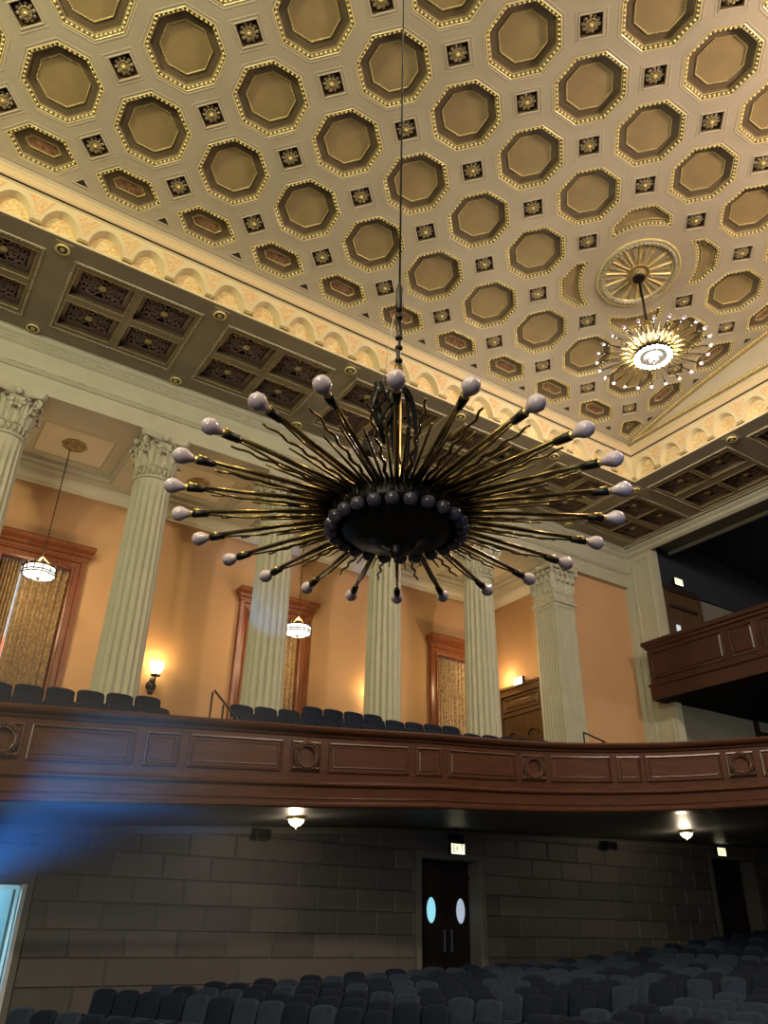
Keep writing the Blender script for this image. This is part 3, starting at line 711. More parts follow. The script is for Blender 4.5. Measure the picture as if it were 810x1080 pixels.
def btop(s): return interp(s, [0, 4.48, 7.69, 9.83, 12.3, 14.1, 17.6, 19.8, 26], [2.5, 2.83, 3.05, 3.19, 3.38, 3.46, 3.62, 3.76, 4.0])
def BF(s, h, o):
    p = bxy(s); d = (bxy(s+.05)-bxy(s-.05)).normalized(); n = Vector((d.y, -d.x)); q = p+n*o
    return (q.x, q.y, btop(s)-1.38+h)
bal = empty('balcony_front', (0, 0, 0)); tag(bal, 'long curved wooden balcony front with raised panels and wreaths above the stone wall', 'balcony')
mb = MB(); NS = 110; SS = [.0+24.5*k/NS for k in range(NS+1)]
def bsweep(prof, m): mb.rings([[BF(s, h, o) for h, o in prof] for s in SS], m, False)
bsweep([(0, -.5), (0, .03), (.03, .06), (.07, .06), (.09, .03), (.13, .03), (.15, .045), (.17, .02), (.33, .02), (.35, .03), (.37, .07), (.40, .075), (.42, .03), (.45, 0), (1.2, 0)], 'wood')
mb.build('fascia', bal); mb = MB()
bsweep([(1.19, 0), (1.21, .03), (1.25, .04), (1.27, .09), (1.30, .12), (1.345, .135), (1.38, .11), (1.385, -.2), (1.34, -.24), (1.2, -.22), (.3, -.2)], 'wood')
mb.build('rail_cap', bal)
def bpanel(s0, s1, h0, h1, name='panel'):
    mb = MB(); n = max(2, int((s1-s0)/.2))
    def ring(i_, o):
        a, b, c, d = s0+i_, s1-i_, h0+i_, h1-i_
        lo = [BF(a+(b-a)*t/n, c, o) for t in range(n+1)]; hi = [BF(a+(b-a)*t/n, d, o) for t in range(n+1)]; return lo, hi
    rr = [ring(i_, o) for i_, o in ((0, 0), (.004, .028), (.03, .034), (.045, .012), (.05, -.015), (.062, -.02), (.10, .018), (.108, .016))]
    mb.rings([lo+hi[::-1] for lo, hi in rr], 'wood'); lo, hi = rr[-1]; mb.rings([lo, hi], 'wood', False)
    return mb.build(name, bal)
def bwreath(s, kk):
    fr = bpanel(s-.29, s+.29, .60, 1.12, 'wreath_panel'); mb = MB(); c = .865; n = 44
    P = lambda r, a, o: BF(s+r*cos(a)*1.05, c+r*sin(a), o)
    mb.rings([[BF(s+(.195+.048*cos(q))*cos(2*pi*k/n)*1.03, c+(.185+.048*cos(q))*sin(2*pi*k/n), .025+.048*sin(q)) for q in [t*pi/4 for t in range(8)]] for k in range(n+1)], 'wood')
    for k in range(34):
        a = 2*pi*k/34
        for rr, of in ((.165, .06), (.205, .075), (.235, .05)): mb.sphere(BF(s+rr*cos(a+rr*9)*1.03, c+rr*sin(a+rr*9), of), .022, 'wood', 5, 3)
    for sg in (-1, 1):
        for t in range(5): mb.sphere(BF(s+sg*(.10+.035*t), c-.205-.012*(t % 2), .05), .026, 'wood', 5, 3)
        mb.sphere(BF(s+sg*.235, c-.215, .045), .035, 'wood', 6, 4)
    return mb.build('wreath', fr)
WRE = [4.60, 9.53, 14.585, 19.13]
for k, s_ in enumerate(WRE): bwreath(s_, k)
for a, b in ((2.6, 4.2), (4.98, 6.52), (7.42, 9.08), (9.98, 11.68), (12.58, 14.17), (14.99, 16.36), (17.12, 18.74), (19.55, 21.1)): bpanel(a, b, .59, 1.12)
for a, b in ((1.9, 2.45), (6.70, 7.25), (11.84, 12.43), (16.49, 17.02), (21.3, 21.9)): bpanel(a, b, .59, 1.12, 'short_panel')
# ceiling under the balcony
def wtop(x): return interp(x, [3.1, 10.4, 16.3, 25, 32], [1.54, 2.04, 2.25, 2.52, 2.6])
def undp(s, t):
    p = Vector(BF(s, 0.0, -.05)); xw = p.x if s < 14 else p.x+(s-14)*1.15
    q = Vector((xw, 16.3, wtop(xw))); return p.lerp(q, t)
mb = MB(); mb.rings([[undp(s, t/6) for t in range(7)] for s in SS], 'under_ceiling', False, smooth=True)
mb.rings([[undp(s, 0)+Vector((0,0,d)) for d in (0, .25)] for s in SS], 'under_ceiling', False)
mb.rings([[Vector((undp(s, 1).x, 16.0-o, wtop(undp(s, 1).x)+z)) for o, z in ((0, -.16), (.03, -.15), (.04, -.06), (.09, -.01))] for s in SS], 'block_trim' if 'block_trim' in MAT else 'grey_wall', False)
struct(mb.build('ceiling'))
# balcony deck in steps
mb = MB()
def deck(y0, y1, f):
    n = 30; mb.rings([[(x, y0, f(x)-.5), (x, y0, f(x)), (x, y1, f(x))] for x in [-6+25.6*k/n for k in range(n+1)]], 'balcony_floor', False)
F1 = lambda x: 2.30+.062*x; F2 = lambda x: 2.73+.060*x; F3 = lambda x: 3.22+.043*x
mb.rings([[BF(s, .35+.0, -.19), (bxy(s).x if s < 13 else bxy(s).x+(s-13)*.9, 14.0, F1(min(bxy(s).x, 12)))] for s in SS], 'balcony_floor', False)
deck(14.0, 15.1, F2); deck(15.1, 19.2, F3)
o = struct(mb.build('floor'))

# upper balcony on the end wall
ub = empty('upper_balcony', (19.0, 14.7, 6.0)); tag(ub, 'shaded wooden upper balcony front jutting from the pale pier at right', 'balcony')
def ubb(mb, name, par=ub):
    o = mb.build(name, par); o.matrix_parent_inverse = ub.matrix_basis.inverted() if par is ub else Matrix(); return o
mb = MB(); UF = lambda y, o, z: (19.0-o, y, z)
pu = [(0, 6.05), (.03, 6.05), (.03, 6.42), (.07, 6.46), (.07, 6.52), (0, 6.55), (0, 7.56), (.05, 7.60), (.06, 7.66), (.11, 7.70), (.12, 7.78), (.10, 7.82), (-.25, 7.82)]
def corner_ring(o, z): return [(19.0-o, -8, z), (19.0-o, 14.72+o, z), (19.7, 14.72+o, z)]
mb.rings([corner_ring(o, z) for o, z in pu], 'wood_shaded', False)
mb.add([(19.0, -8, 6.05), (19.0, 14.72, 6.05), (19.65, 14.72, 6.05), (26, 14.6, 6.2), (26, -8, 6.2)], [(0,1,2,3,4)], 'black'); ubb(mb, 'fascia')
def upan(y0, y1):
    mb = MB(); R = lambda i_, o: [UF(y0-i_, o, 6.66+i_), UF(y1+i_, o, 6.66+i_), UF(y1+i_, o, 7.48-i_), UF(y0-i_, o, 7.48-i_)]
    rs = [R(a, b) for a, b in ((0, 0), (.005, .03), (.04, .036), (.055, .0), (.065, -.01), (.12, .02), (.13, .018))]
    mb.rings(rs, 'wood_shaded'); mb.add(rs[-1], [(0,1,2,3)], 'wood_shaded'); ubb(mb, 'panel')
for a, b in ((14.62, 12.14), (11.97, 11.18), (10.98, 8.6), (8.4, 7.6), (7.4, 5.0)): upan(a, b)
# recess behind the wide opening
mb = MB()
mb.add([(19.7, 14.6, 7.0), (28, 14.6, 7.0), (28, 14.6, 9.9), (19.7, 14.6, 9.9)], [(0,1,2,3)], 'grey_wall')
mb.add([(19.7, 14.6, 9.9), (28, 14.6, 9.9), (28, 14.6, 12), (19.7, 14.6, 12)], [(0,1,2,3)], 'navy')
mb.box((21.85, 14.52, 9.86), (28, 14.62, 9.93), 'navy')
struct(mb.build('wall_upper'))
mb = MB()
mb.add([(19.65, 14.6, 3.2), (28, 14.6, 3.2), (28, 14.6, 6.1), (19.65, 14.6, 6.1)], [(0,1,2,3)], 'grey_wall')
mb.box((23.6, 14.5, 3.2), (23.75, 14.6, 6.1), 'dark_door'); mb.box((23.75, 14.56, 3.2), (26.2, 14.6, 5.8), 'dark_door')
struct(mb.build('wall_side'))
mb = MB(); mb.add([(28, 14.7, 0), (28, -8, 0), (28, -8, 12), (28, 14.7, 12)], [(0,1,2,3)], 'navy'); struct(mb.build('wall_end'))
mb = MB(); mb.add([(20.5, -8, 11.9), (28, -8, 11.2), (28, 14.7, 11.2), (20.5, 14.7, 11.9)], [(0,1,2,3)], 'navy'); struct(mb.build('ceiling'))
mb = MB(); mb.add([(19.65, -8, 7.0), (28, -8, 7.0), (28, 14.6, 7.0), (19.65, 14.6, 7.0)], [(0,1,2,3)], 'balcony_floor'); struct(mb.build('floor'))
# upper double door
mb = MB(); bx = lambda a, b, m: mb.box(a, b, m)
bx((19.9, 14.46, 7.0), (20.12, 14.6, 9.95), 'door_wood'); bx((21.55, 14.46, 7.0), (21.78, 14.6, 9.95), 'door_wood'); bx((19.9, 14.45, 9.75), (21.78, 14.6, 9.98), 'dark_door'); bx((20.12, 14.5, 9.3), (21.55, 14.58, 9.75), 'door_wood'); bx((20.12, 14.46, 9.22), (21.55, 14.58, 9.3), 'dark_door')
o = struct(mb.build('door_2'))
for a, b in ((20.13, 20.82), (20.85, 21.54)):
    d = MB(); d.box((a, 14.53, 7.0), (b, 14.58, 9.22), 'door_wood'); lf = d.build('door_leaf', o)
    g = MB(); g.box(((a+b)/2-.09, 14.51, 8.25), ((a+b)/2+.09, 14.535, 8.65), 'glass_pale'); g.build('pane', lf)

# ---------------------------------------------------------------- stone wall under the balcony
YW = 16.0; CR = .437
DL, DM, DR = (1.25, 2.95, .55), (11.5, 13.2, 1.46), (22.25, 24.2, 2.06)
mb = MB(); tints = []
def block(x0, x1, z0, z1):
    n0 = len(mb.f); e = .016; b = .012
    A_ = [(x0, YW+.03, z0), (x1, YW+.03, z0), (x1, YW+.03, z1), (x0, YW+.03, z1)]; B2 = [(x0+e, YW+.02, z0+b), (x1-e, YW+.02, z0+b), (x1-e, YW+.02, z1-b), (x0+e, YW+.02, z1-b)]
    C2 = [(x0+e+.012, YW, z0+b+.008), (x1-e-.012, YW, z0+b+.008), (x1-e-.012, YW, z1-b-.008), (x0+e+.012, YW, z1-b-.008)]
    mb.rings([A_, B2, C2], 'block'); mb.add(C2, [(0,1,2,3)], 'block'); t = random.random(); tints.extend([t]*(len(mb.f)-n0))
z0c = -.565
for r_ in range(-4, 9):
    za = z0c+CR*r_; zb = za+CR
    x = -1.0+(.5 if r_ % 2 else 0)
    while x < 30:
        L = (.98 if x < 11 else 1.06)*(1 if r_ >= 0 else 2.6)
        segs = [(x, x+L)]
        for d0, d1, dz in (DL, DM, DR):
            d0 -= .17; d1 += .17; dz += .17 if dz > .6 else .5
            if za < dz-.02:
                ns = []
                for a, b in segs:
                    if b <= d0 or a >= d1: ns.append((a, b)); continue
                    if a < d0: ns.append((a, d0))
                    if b > d1: ns.append((d1, b))
                segs = ns
        for a, b in segs:
            if b-a > .06 and za < wtop((a+b)/2)+.1: block(a, b, za, zb)
        x += L
me = mb.mesh('wall_stone'); at = me.attributes.new('tint', 'FLOAT', 'FACE'); at.data.foreach_set('value', tints)
o = bpy.data.objects.new('wall_stone', me); COL.objects.link(o); struct(o)
mb = MB()
wallrect(mb, lambda a, b: (a, YW+.03, b), -2, 31, -2.2, 2.9, [(d[0], d[1], -2.1, d[2]) for d in (DL, DM, DR)], 'grey_wall')
for d0, d1, dz in (DM, DR, DL):   # smooth stone surround and deep reveals
    Rf = lambda e, y: [(d0-e, y, -2.1), (d0-e, y, dz+e), (d1+e, y, dz+e), (d1+e, y, -2.1)]
    mb.rings([Rf(.17, YW+.03), Rf(.165, YW-.03), Rf(.03, YW-.03), Rf(0, YW), Rf(0, YW+(.45 if dz > .6 else .3))], 'trim_stone' if 'trim_stone' in MAT else 'grey_wall', False)
struct(mb.build('trim_7'))
# middle exit door
mb = MB(); yd = YW+.42
mb.box((11.5, yd, 1.14), (13.2, yd+.06, 1.46), 'dark_door'); mb.box((11.5, yd-.05, 1.08), (13.2, yd+.05, 1.15), 'dark_door')
dm = struct(mb.build('door_3'))
def oval(mb, cx, cz, rx, rz, y, m):
    pts = [(cx+rx*cos(t*pi/10)*(1 if abs(cos(t*pi/10)) > 0 else 1)*abs(cos(t*pi/10))**.15, y, cz+rz*sin(t*pi/10)) for t in range(20)]
    back = [(a, b+.03, c) for a, b, c in pts]; mb.rings([pts, back], m); mb.add(pts, [tuple(range(20))], m)
for (a, b), ox_, gm_, hx in (((11.5, 12.515), 12.06, 'glass_lit', 12.42), ((12.525, 13.2), 12.93, 'glass_pale', 12.63)):
    d = MB(); d.box((a, yd, -1.5), (b, yd+.05, 1.08), 'dark_door'); lf = d.build('door_leaf', dm)
    g = MB(); oval(g, ox_, .40, .125, .27, yd-.012, gm_); g.build('oval_window', lf)
    g = MB(); g.box((hx-.02, yd-.05, -.45), (hx+.02, yd-.03, .0), 'metal_plate'); g.box((hx-.015, yd-.04, -.43), (hx+.015, yd, -.40), 'metal_plate'); g.box((hx-.015, yd-.04, -.05), (hx+.015, yd, -.02), 'metal_plate'); g.build('handle', lf)
mb = MB(); mb.box((22.25, yd, 1.75), (24.2, yd+.05, 2.06), 'dark_door'); mb.box((22.25, yd-.05, 1.70), (24.2, yd+.05, 1.76), 'dark_door'); dr = struct(mb.build('door_4'))
for a, b in ((22.26, 23.22), (23.23, 24.19)): d = MB(); d.box((a, yd, -1.0), (b, yd+.05, 1.70), 'dark_door'); d.build('door_leaf', dr)
# left door stands open to a bright lobby
dl = MB(); P1, P2 = Vector((2.86, 16.34, 0)), Vector((2.60, 17.35, 0)); dv = (P2-P1).normalized(); dn = Vector((dv.y, -dv.x, 0))
def DLp(u, o, z): q = P1+dv*u+dn*o; return (q.x, q.y, z)
dl.box((0, 0, -1.6), (1.0, .05, .48), 'lobby_door', lambda v: DLp(*v)); d5 = struct(dl.build('door_5'))
g = MB(); pts = [DLp(.5+.10*cos(t*pi/10), -.012, -.25+.26*sin(t*pi/10)) for t in range(20)]; g.rings([pts, [DLp(.5+.10*cos(t*pi/10), .06, -.25+.26*sin(t*pi/10)) for t in range(20)]], 'black'); g.add(pts, [tuple(range(20))], 'black'); g.build('oval_window', d5)
mb = MB(); mb.box((2.93, 15.93, -2.0), (3.0, 16.05, .56), 'door_edge_white'); struct(mb.build('trim_8'))
mb = MB(); mb.box((-2, 16.35, -2.0), (-1.9, 20, 1.2), 'lobby_wall'); mb.box((-2, 20, -2), (6, 20.1, 1.2), 'lobby_wall'); mb.box((5.5, 16.5, -2), (5.6, 20, 1.2), 'lobby_wall'); mb.box((-2, 16.35, 1.1), (5.6, 20, 1.2), 'lobby_wall'); mb.box((-2, 16.35, -2), (5.6, 20, -1.9), 'floor_carpet')
mb.box((1.1, 19.9, -.9), (1.5, 20.0, .1), 'orange_wall'); struct(mb.build('wall_lobby'))
lamp('AREA', 'lobby_light', (1.6, 18.2, 1.0), 230, (.45, .82, 1), 1.6, target=(1.6, 18.2, -2))

lamp('AREA', 'recess_fill', (22.5, 9, 5.9), 160, (1, .92, .78), 1.5, target=(22.5, 11, 0))  # added fill for the wall below the upper balcony, no fitting there
lamp('POINT', 'recess_fill', (25.0, 9.0, 9.4), 70, (1, .92, .78), .3)  # added fill to brighten the grey wall of the upper recess
# exit signs
def exit_sign(loc, rz, sc, label, w_=.42, h_=.26, txt='EXIT'):
    t = empty('exit_sign', loc, rz); t.scale = (sc, sc, sc); tag(t, label, 'sign', 'lit exit signs')
    mb = MB(); mb.box((-w_/2, -.05, -h_/2), (w_/2, .04, h_/2), 'iron'); mb.build('housing', t)
    f = MB(); f.box((-w_/2+.015, -.06, -h_/2+.015), (w_/2-.015, -.05, h_/2-.015), 'exit_face'); f.build('lit_face', t)
    cu = bpy.data.curves.new('letters', 'FONT'); cu.body = txt; cu.size = h_*.88; cu.extrude = .002; cu.align_x = 'CENTER'; cu.align_y = 'CENTER'
    tmp = bpy.data.objects.new('letters', cu); COL.objects.link(tmp); dg = bpy.context.evaluated_depsgraph_get(); me = bpy.data.meshes.new_from_object(tmp.evaluated_get(dg)); bpy.data.objects.remove(tmp)
    me.materials.clear(); me.materials.append(MAT['exit_letter']); o = bpy.data.objects.new('letters', me); COL.objects.link(o); o.parent = t; o.rotation_euler = (pi/2, 0, 0); o.location = (0, -.064, 0); o.scale = (.72, 1, 1)
    return t
exit_sign((12.42, 15.86, 1.70), .0, 1, 'small lit exit sign above the double door with oval windows')
exit_sign((22.55, 15.86, 2.24), 0, .95, 'small lit exit sign at far lower right above a dark doorway')
exit_sign((20.65, 14.40, 10.12), 0, .95, 'small lit exit sign high above the upper balcony door')
exit_sign((16.72, 17.95, 6.98), -pi/2*.0-pi/2, 1.0, 'small lit exit sign over the wooden door at the gallery end')

# ---------------------------------------------------------------- orchestra floor and seats
def zk(k): return interp(k, [-4, 0, 3, 6, 8, 10, 11, 13, 14, 15, 16, 17, 19, 24], [-1.02, -.94, -.83, -.70, -.64, -.58, -.53, -.38, -.29, -.21, -.12, -.03, .14, .5])
def arc(y): return sqrt(441-(y-3.08)**2)
A146 = arc(14.6)
def rowx(k, y): return 4.04+.92*k+arc(y)-A146
mb = MB(); 
ys = [-6+22.4*t/24 for t in range(25)]; ks = [-8+34*t/34 for t in range(35)]
mb.rings([[(rowx(k, y)+.25, y, zk(k)-.80) for k in ks] for y in ys], 'floor_carpet', False, smooth=True)
struct(mb.build('floor'))
# a seat, front towards -y, standing at its base
def seat_meshes(fab):
    out = {}
    b = MB(); wv = .217
    def outline(w_, zt, zb, y, curve):
        pts = []
        for x, z in ((-w_, zb), (w_, zb), (w_, zt-.06), (w_-.015, zt-.02), (w_-.06, zt), (w_*.5, zt+.012), (0, zt+.016), (-w_*.5, zt+.012), (-w_+.06, zt), (-w_+.015, zt-.02), (-w_, zt-.06)):
            pts.append((x, y+(z-.35)*.20-curve*(x/w_)**2, z))
        return pts
    b.rings([outline(wv-.03, .775, .36, -.045, .015), outline(wv-.008, .795, .34, -.03, .02), outline(wv, .80, .33, 0, .02), outline(wv-.004, .80, .33, .03, .02), outline(wv-.02, .78, .34, .05, .02)], fab, True, True, True, True)
    out['backrest'] = b.mesh('backrest')
    p = MB(); p.rings([[(x, y+o, z) for x, z in ((-.165, .20), (.165, .20), (.175, .24), (.175, .44), (.15, .48), (-.15, .48), (-.175, .44), (-.175, .24))] for o, y in ((0, -.14), (.02, -.13), (.07, -.12))], 'seat_pan', True, True, True)
    p.box((-.16, -.15, .40), (.16, -.135, .455), 'seat_pan'); p.box((-.03, -.155, .425), (.03, -.145, .445), 'metal_plate'); out['seat_pan'] = p.mesh('seat_pan')
    a = MB(); 
    a.rings([[(x, y, z) for x, z in ((-.02, .44), (.02, .44), (.022, .46), (.016, .48), (-.016, .48), (-.022, .46))] for y in (-.27, -.25, -.075)], 'seat_shell', True, True, True)
    a.box((-.012, -.22, 0), (.012, -.09, .45), 'seat_shell'); a.box((-.02, -.25, 0), (.02, -.08, .02), 'seat_shell'); out['armrest'] = a.mesh('armrest')
    return out
SM = [seat_meshes('seat_fabric'), seat_meshes('seat_fabric_grey')]
def make_seat(kind, sc=1):
    t = empty('theatre_seat', (0,0,0)); t.scale = (sc, sc, 1)
    inst(SM[kind]['backrest'], 'backrest', t); inst(SM[kind]['seat_pan'], 'seat_pan', t); inst(SM[kind]['armrest'], 'armrest', t, (-.23, 0, 0))
    return t
protos = [make_seat(0), make_seat(1)]; used = [False, False]; seat_n = 0
def place_seat(loc, rz, kind, label, group, sc=1.0, end=False):
    global seat_n
    if not used[kind]: t = protos[kind]; used[kind] = True
    else: t = copy_tree(protos[kind])
    t.location = loc; t.rotation_euler = (0, 0, rz); t.scale = (sc, sc, 1); tag(t, label, 'seat', group)
    if end: inst(SM[kind]['armrest'], 'armrest', t, (.23, 0, 0))
    seat_n += 1; return t
SEC = [('between the wall aisle and the centre aisle', 14.6, 9.62), ('right of the centre aisle', 8.55, -2)]
for k in [-3]+list(range(0, 21)):
    ki = 0 if k < 0 else k+1
    for si, (sn, ya, yb) in enumerate(SEC):
        y = ya if k >= 0 else (12.6 if si == 0 else 7.9); n = 0
        while y > yb+.1:
            a = math.asin((y-3.08)/21); yc = y-.23*cos(a); x = rowx(k, yc); z = zk(k)-.80
            a = math.asin((yc-3.08)/21)
            if inframe((x, yc, z+.82), 14):
                # tangent of the arc runs (sin a, -cos a); the seat faces the stage, -x side
                rz = a-pi/2; kind = 1 if random.random() < .42 else 0
                place_seat((x, yc, z), rz, kind, '%s seat, %s from the %s in the %s row, %s section' % (('dark blue', 'greyish blue')[kind], ORD[n], ('wall aisle', 'centre aisle')[si], ORD[ki], ('wall side', 'camera side')[si]), 'orchestra seats '+sn, 1.0, end=(y-.46*cos(a) <= yb+.1))
            y -= .46*cos(a); n += 1
# balcony seats
def bal_row(xs, y, zf, nm, sc=1.13, sec=''):
    for n, x in enumerate(xs):
        place_seat((x, y, zf(x)), 0, 0, 'dark blue balcony seat, %s from the left in the %s' % (ORD[n], nm), 'balcony seats', sc, end=(n == len(xs)-1))
bal_row([-.15+.525*k for k in range(9)], 13.5, lambda x: 3.10+.066*x-.84, 'front row left of the handrail')
bal_row([.02+.522*k for k in range(9)], 14.6, lambda x: 3.53+.062*x-.82, 'second row left of the handrail')
bal_row([5.85+.53*k for k in range(15)], 13.5, lambda x: 3.12+.066*x-.83, 'front row right of the handrail')
bal_row([6.1+.53*k for k in range(11)], 14.6, lambda x: 3.56+.06*x-.82, 'second row right of the handrail')
bal_row([8.1+.53*k for k in range(4)], 15.35, lambda x: 4.02+.04*x-.82, 'back row')
for n in range(12):
    s = 16.35+.47*n; p = bxy(s); d = (bxy(s+.05)-bxy(s-.05)).normalized(); nn = Vector((-d.y, d.x)); q = p+nn*.75
    place_seat((q.x, q.y, btop(s)+.13-.82), atan2(d.y, d.x), 0, 'dark blue seat, %s from the handrail on the curved right arm of the balcony' % ORD[n], 'balcony seats on the right arm', 1.0, end=n == 11)

# handrails on the balcony aisles
def handrail(pts, posts, label):
    mb = MB(); mb.tube(pts, .022, 'iron', 8); t = mb.build('handrail'); tag(t, label, 'handrail')
    for a, b in posts: q = MB(); q.tube([a, b], .018, 'iron', 6); q.build('post', t)
handrail([(4.93, 13.2, 3.70), (5.35, 13.2, 3.32), (5.5, 13.2, 3.12)], [((4.94, 13.3, 2.6), (4.94, 13.3, 3.69)), ((5.17, 13.3, 2.6), (5.17, 13.3, 3.49))], 'black metal handrail standing between the two left groups of balcony seats')
handrail([(14.1, 13.05, 4.18), (14.75, 13.0, 4.03), (14.95, 13.0, 3.7)], [((14.1, 13.05, 3.2), (14.1, 13.05, 4.17)), ((14.68, 13.0, 3.2), (14.68, 13.0, 4.04))], 'black metal handrail on the balcony in front of the right orange wall')

# ---------------------------------------------------------------- light fittings
def pendant(x, label):
    zt, zl = 10.22, 6.90; t = empty('pendant_lamp', (x, 17.7, zl)); tag(t, label, 'lamp', 'gallery pendant lamps')
    mb = MB(); 
    for q in range(0, 33): mb.sphere((0, 0, .35+q*.09), .018, 'iron', 5, 3, (1, .6, 2.4)) 
    mb.tube([(0,0,.3), (0,0,zt-zl)], .008, 'iron', 5); mb.build('chain', t)
    r = MB(); 
    for z, rr in ((.10, .345), (-.03, .37), (-.08, .36)): r.rings([[( (rr+.014*cos(q))*cos(2*pi*k/28), (rr+.014*cos(q))*sin(2*pi*k/28), z+.016*sin(q)) for q in [i*pi/3 for i in range(6)]] for k in range(29)], 'iron')
    for k in range(12): a = 2*pi*k/12; r.tube([(.355*cos(a), .355*sin(a), -.05), (.35*cos(a), .35*sin(a), .13)], .012, 'iron', 4); r.sphere((.35*cos(a), .35*sin(a), .15), .022, 'iron', 4, 3)
    for k in range(3): a = 2*pi*k/3; r.tube([(.34*cos(a), .34*sin(a), .10), (0, 0, .38)], .008, 'brass', 4)
    for k in range(6): a = 2*pi*k/6; r.tube([(.34*cos(a), .34*sin(a), -.09), (.17*cos(a), .17*sin(a), -.125), (0,0,-.14)], .009, 'iron', 4)
    r.sphere((0, 0, -.17), .035, 'iron', 8, 5); r.build('ring', t)
    g = MB(); g.lathe([(.335, .09), (.34, -.02), (.335, -.07), (.24, -.105), (.11, -.12), (.01, -.125)], 'lamp_glass_white', 24); g.build('glass_bowl', t)
    lamp('POINT', 'pendant_light', (x, 17.7, zl+.35), 42, (1, .72, .38), .12).parent = None
    lamp('POINT', 'pendant_light', (x, 17.7, zl-.35), 62, (1, .72, .38), .15)
pendant(2.17, 'round glass pendant lamp hanging in front of the left curtained window')
pendant(8.70, 'round glass pendant lamp hanging in front of the middle window')
lamp('POINT', 'pendant_light', (15.1, 17.7, 6.9), 90, (1, .72, .38), .15)
def sconce(x, z, label):
    t = empty('wall_sconce', (x, 19.2, z)); t.scale = (1.25, 1.25, 1.25); tag(t, label, 'lamp', 'sconces on the orange wall')
    mb = MB(); mb.lathe([(.10, 0), (.11, .02), (.06, .04), (.03, .07)], 'iron', 10, (0, 0, 0), ax='y'); mb.sphere((0,-.02,.1), .05, 'iron', 6, 4); mb.sphere((0,-.02,-.12), .045, 'iron', 6, 4)
    mb.rings([[(sx, -.02, sz) for sx, sz in ((-.05,-.16),(.05,-.16),(.07,0),(.05,.14),(0,.2),(-.05,.14),(-.07,0))], [(sx*.5, -.04, sz*.6) for sx, sz in ((-.05,-.16),(.05,-.16),(.07,0),(.05,.14),(0,.2),(-.05,.14),(-.07,0))]], 'iron', cap1=True); mb.build('backplate', t)
    a = MB(); a.tube([(0,-.05,.0), (.0,-.12,-.08), (0,-.2,-.04), (0,-.22,.08), (0,-.22,.16)], .022, 'iron', 6); a.lathe([(.09, .16), (.10, .18), (.05, .20), (.04, .22)], 'iron', 12, (0,-.22,0)); a.build('arm', t)
    g = MB(); g.lathe([(.05, .21), (.10, .26), (.13, .33), (.135, .42), (.12, .42), (.1, .33), (.05, .24)], 'lamp_glass_sconce', 14, (0,-.22,0), cap=False); g.build('glass_shade', t)
    for k in range(5): pass
    lamp('POINT', 'sconce_light', (x, 18.90, z+.55), 26, (1, .70, .30), .06)
sconce(5.50, 5.20, 'glowing wall sconce on the orange wall right of the second column')
sconce(11.95, 5.45, 'wall sconce whose glow shows on the orange wall behind the middle column')
lamp('POINT', 'sconce_light', (-1.0, 18.9, 5.5), 26, (1, .70, .30), .06)
# sconce on the gallery end wall beside the right column
lamp('POINT', 'sconce_light', (16.55, 18.55, 7.2), 34, (1, .72, .34), .06)
for x, y, lab in ((7.15, 14.0, 'small glass dome lamp under the balcony, near the wreath left of centre'), (18.0, 13.55, 'small glass dome lamp under the balcony at right')):
    # height of the sloping ceiling there
    best = min(((Vector((undp(s, q/20).x-x, undp(s, q/20).y-y)).length, undp(s, q/20).z) for s in SS for q in range(21)))
    z = best[1]; t = empty('dome_lamp', (x, y, z-.02)); tag(t, lab, 'lamp', 'dome lamps under the balcony')
    mb = MB(); mb.lathe([(.13, .03), (.19, 0), (.19, -.03), (.16, -.045), (.14, -.04)], 'brass', 20); mb.build('rim', t)
    g = MB(); g.lathe([(.155, -.035), (.14, -.09), (.09, -.14), (.03, -.165), (.01, -.17)], 'lamp_glass_white', 20); g.sphere((0,0,-.18), .02, 'brass', 6, 4); g.build('glass_dome', t)
    lamp('POINT', 'dome_light', (x, y, z-.34), 30, (1, .80, .55), .12)
# loudspeakers fixed high on the stone wall
for x, z, lab in ((7.3, 1.68, 'small black speaker high on the stone wall left of the dome lamp'), (12.35, 1.93, 'small black speaker on the ceiling above the exit sign'), (17.65, 2.12, 'small black speaker high on the stone wall at right')):
    t = empty('wall_speaker', (x, 15.8, z)); tag(t, lab, 'speaker', 'speakers on the stone wall')
    mb = MB(); mb.rings([[(-.16*k_, y, -.10*k_+dz), (.16*k_, y, -.10*k_+dz), (.16*k_, y, .10*k_+dz), (-.16*k_, y, .10*k_+dz)] for y, k_, dz in ((-.12, 1, -.03), (-.10, 1.06, -.03), (.12, .8, .02))], 'speaker', True, True, True); mb.build('cabinet', t)
    g = MB(); g.box((-.14, -.13, -.115), (.14, -.12, .055), 'black'); g.build('grille', t); q = MB(); q.tube([(0, .1, 0), (0, .21, .03)], .025, 'iron', 6); q.build('bracket', t)

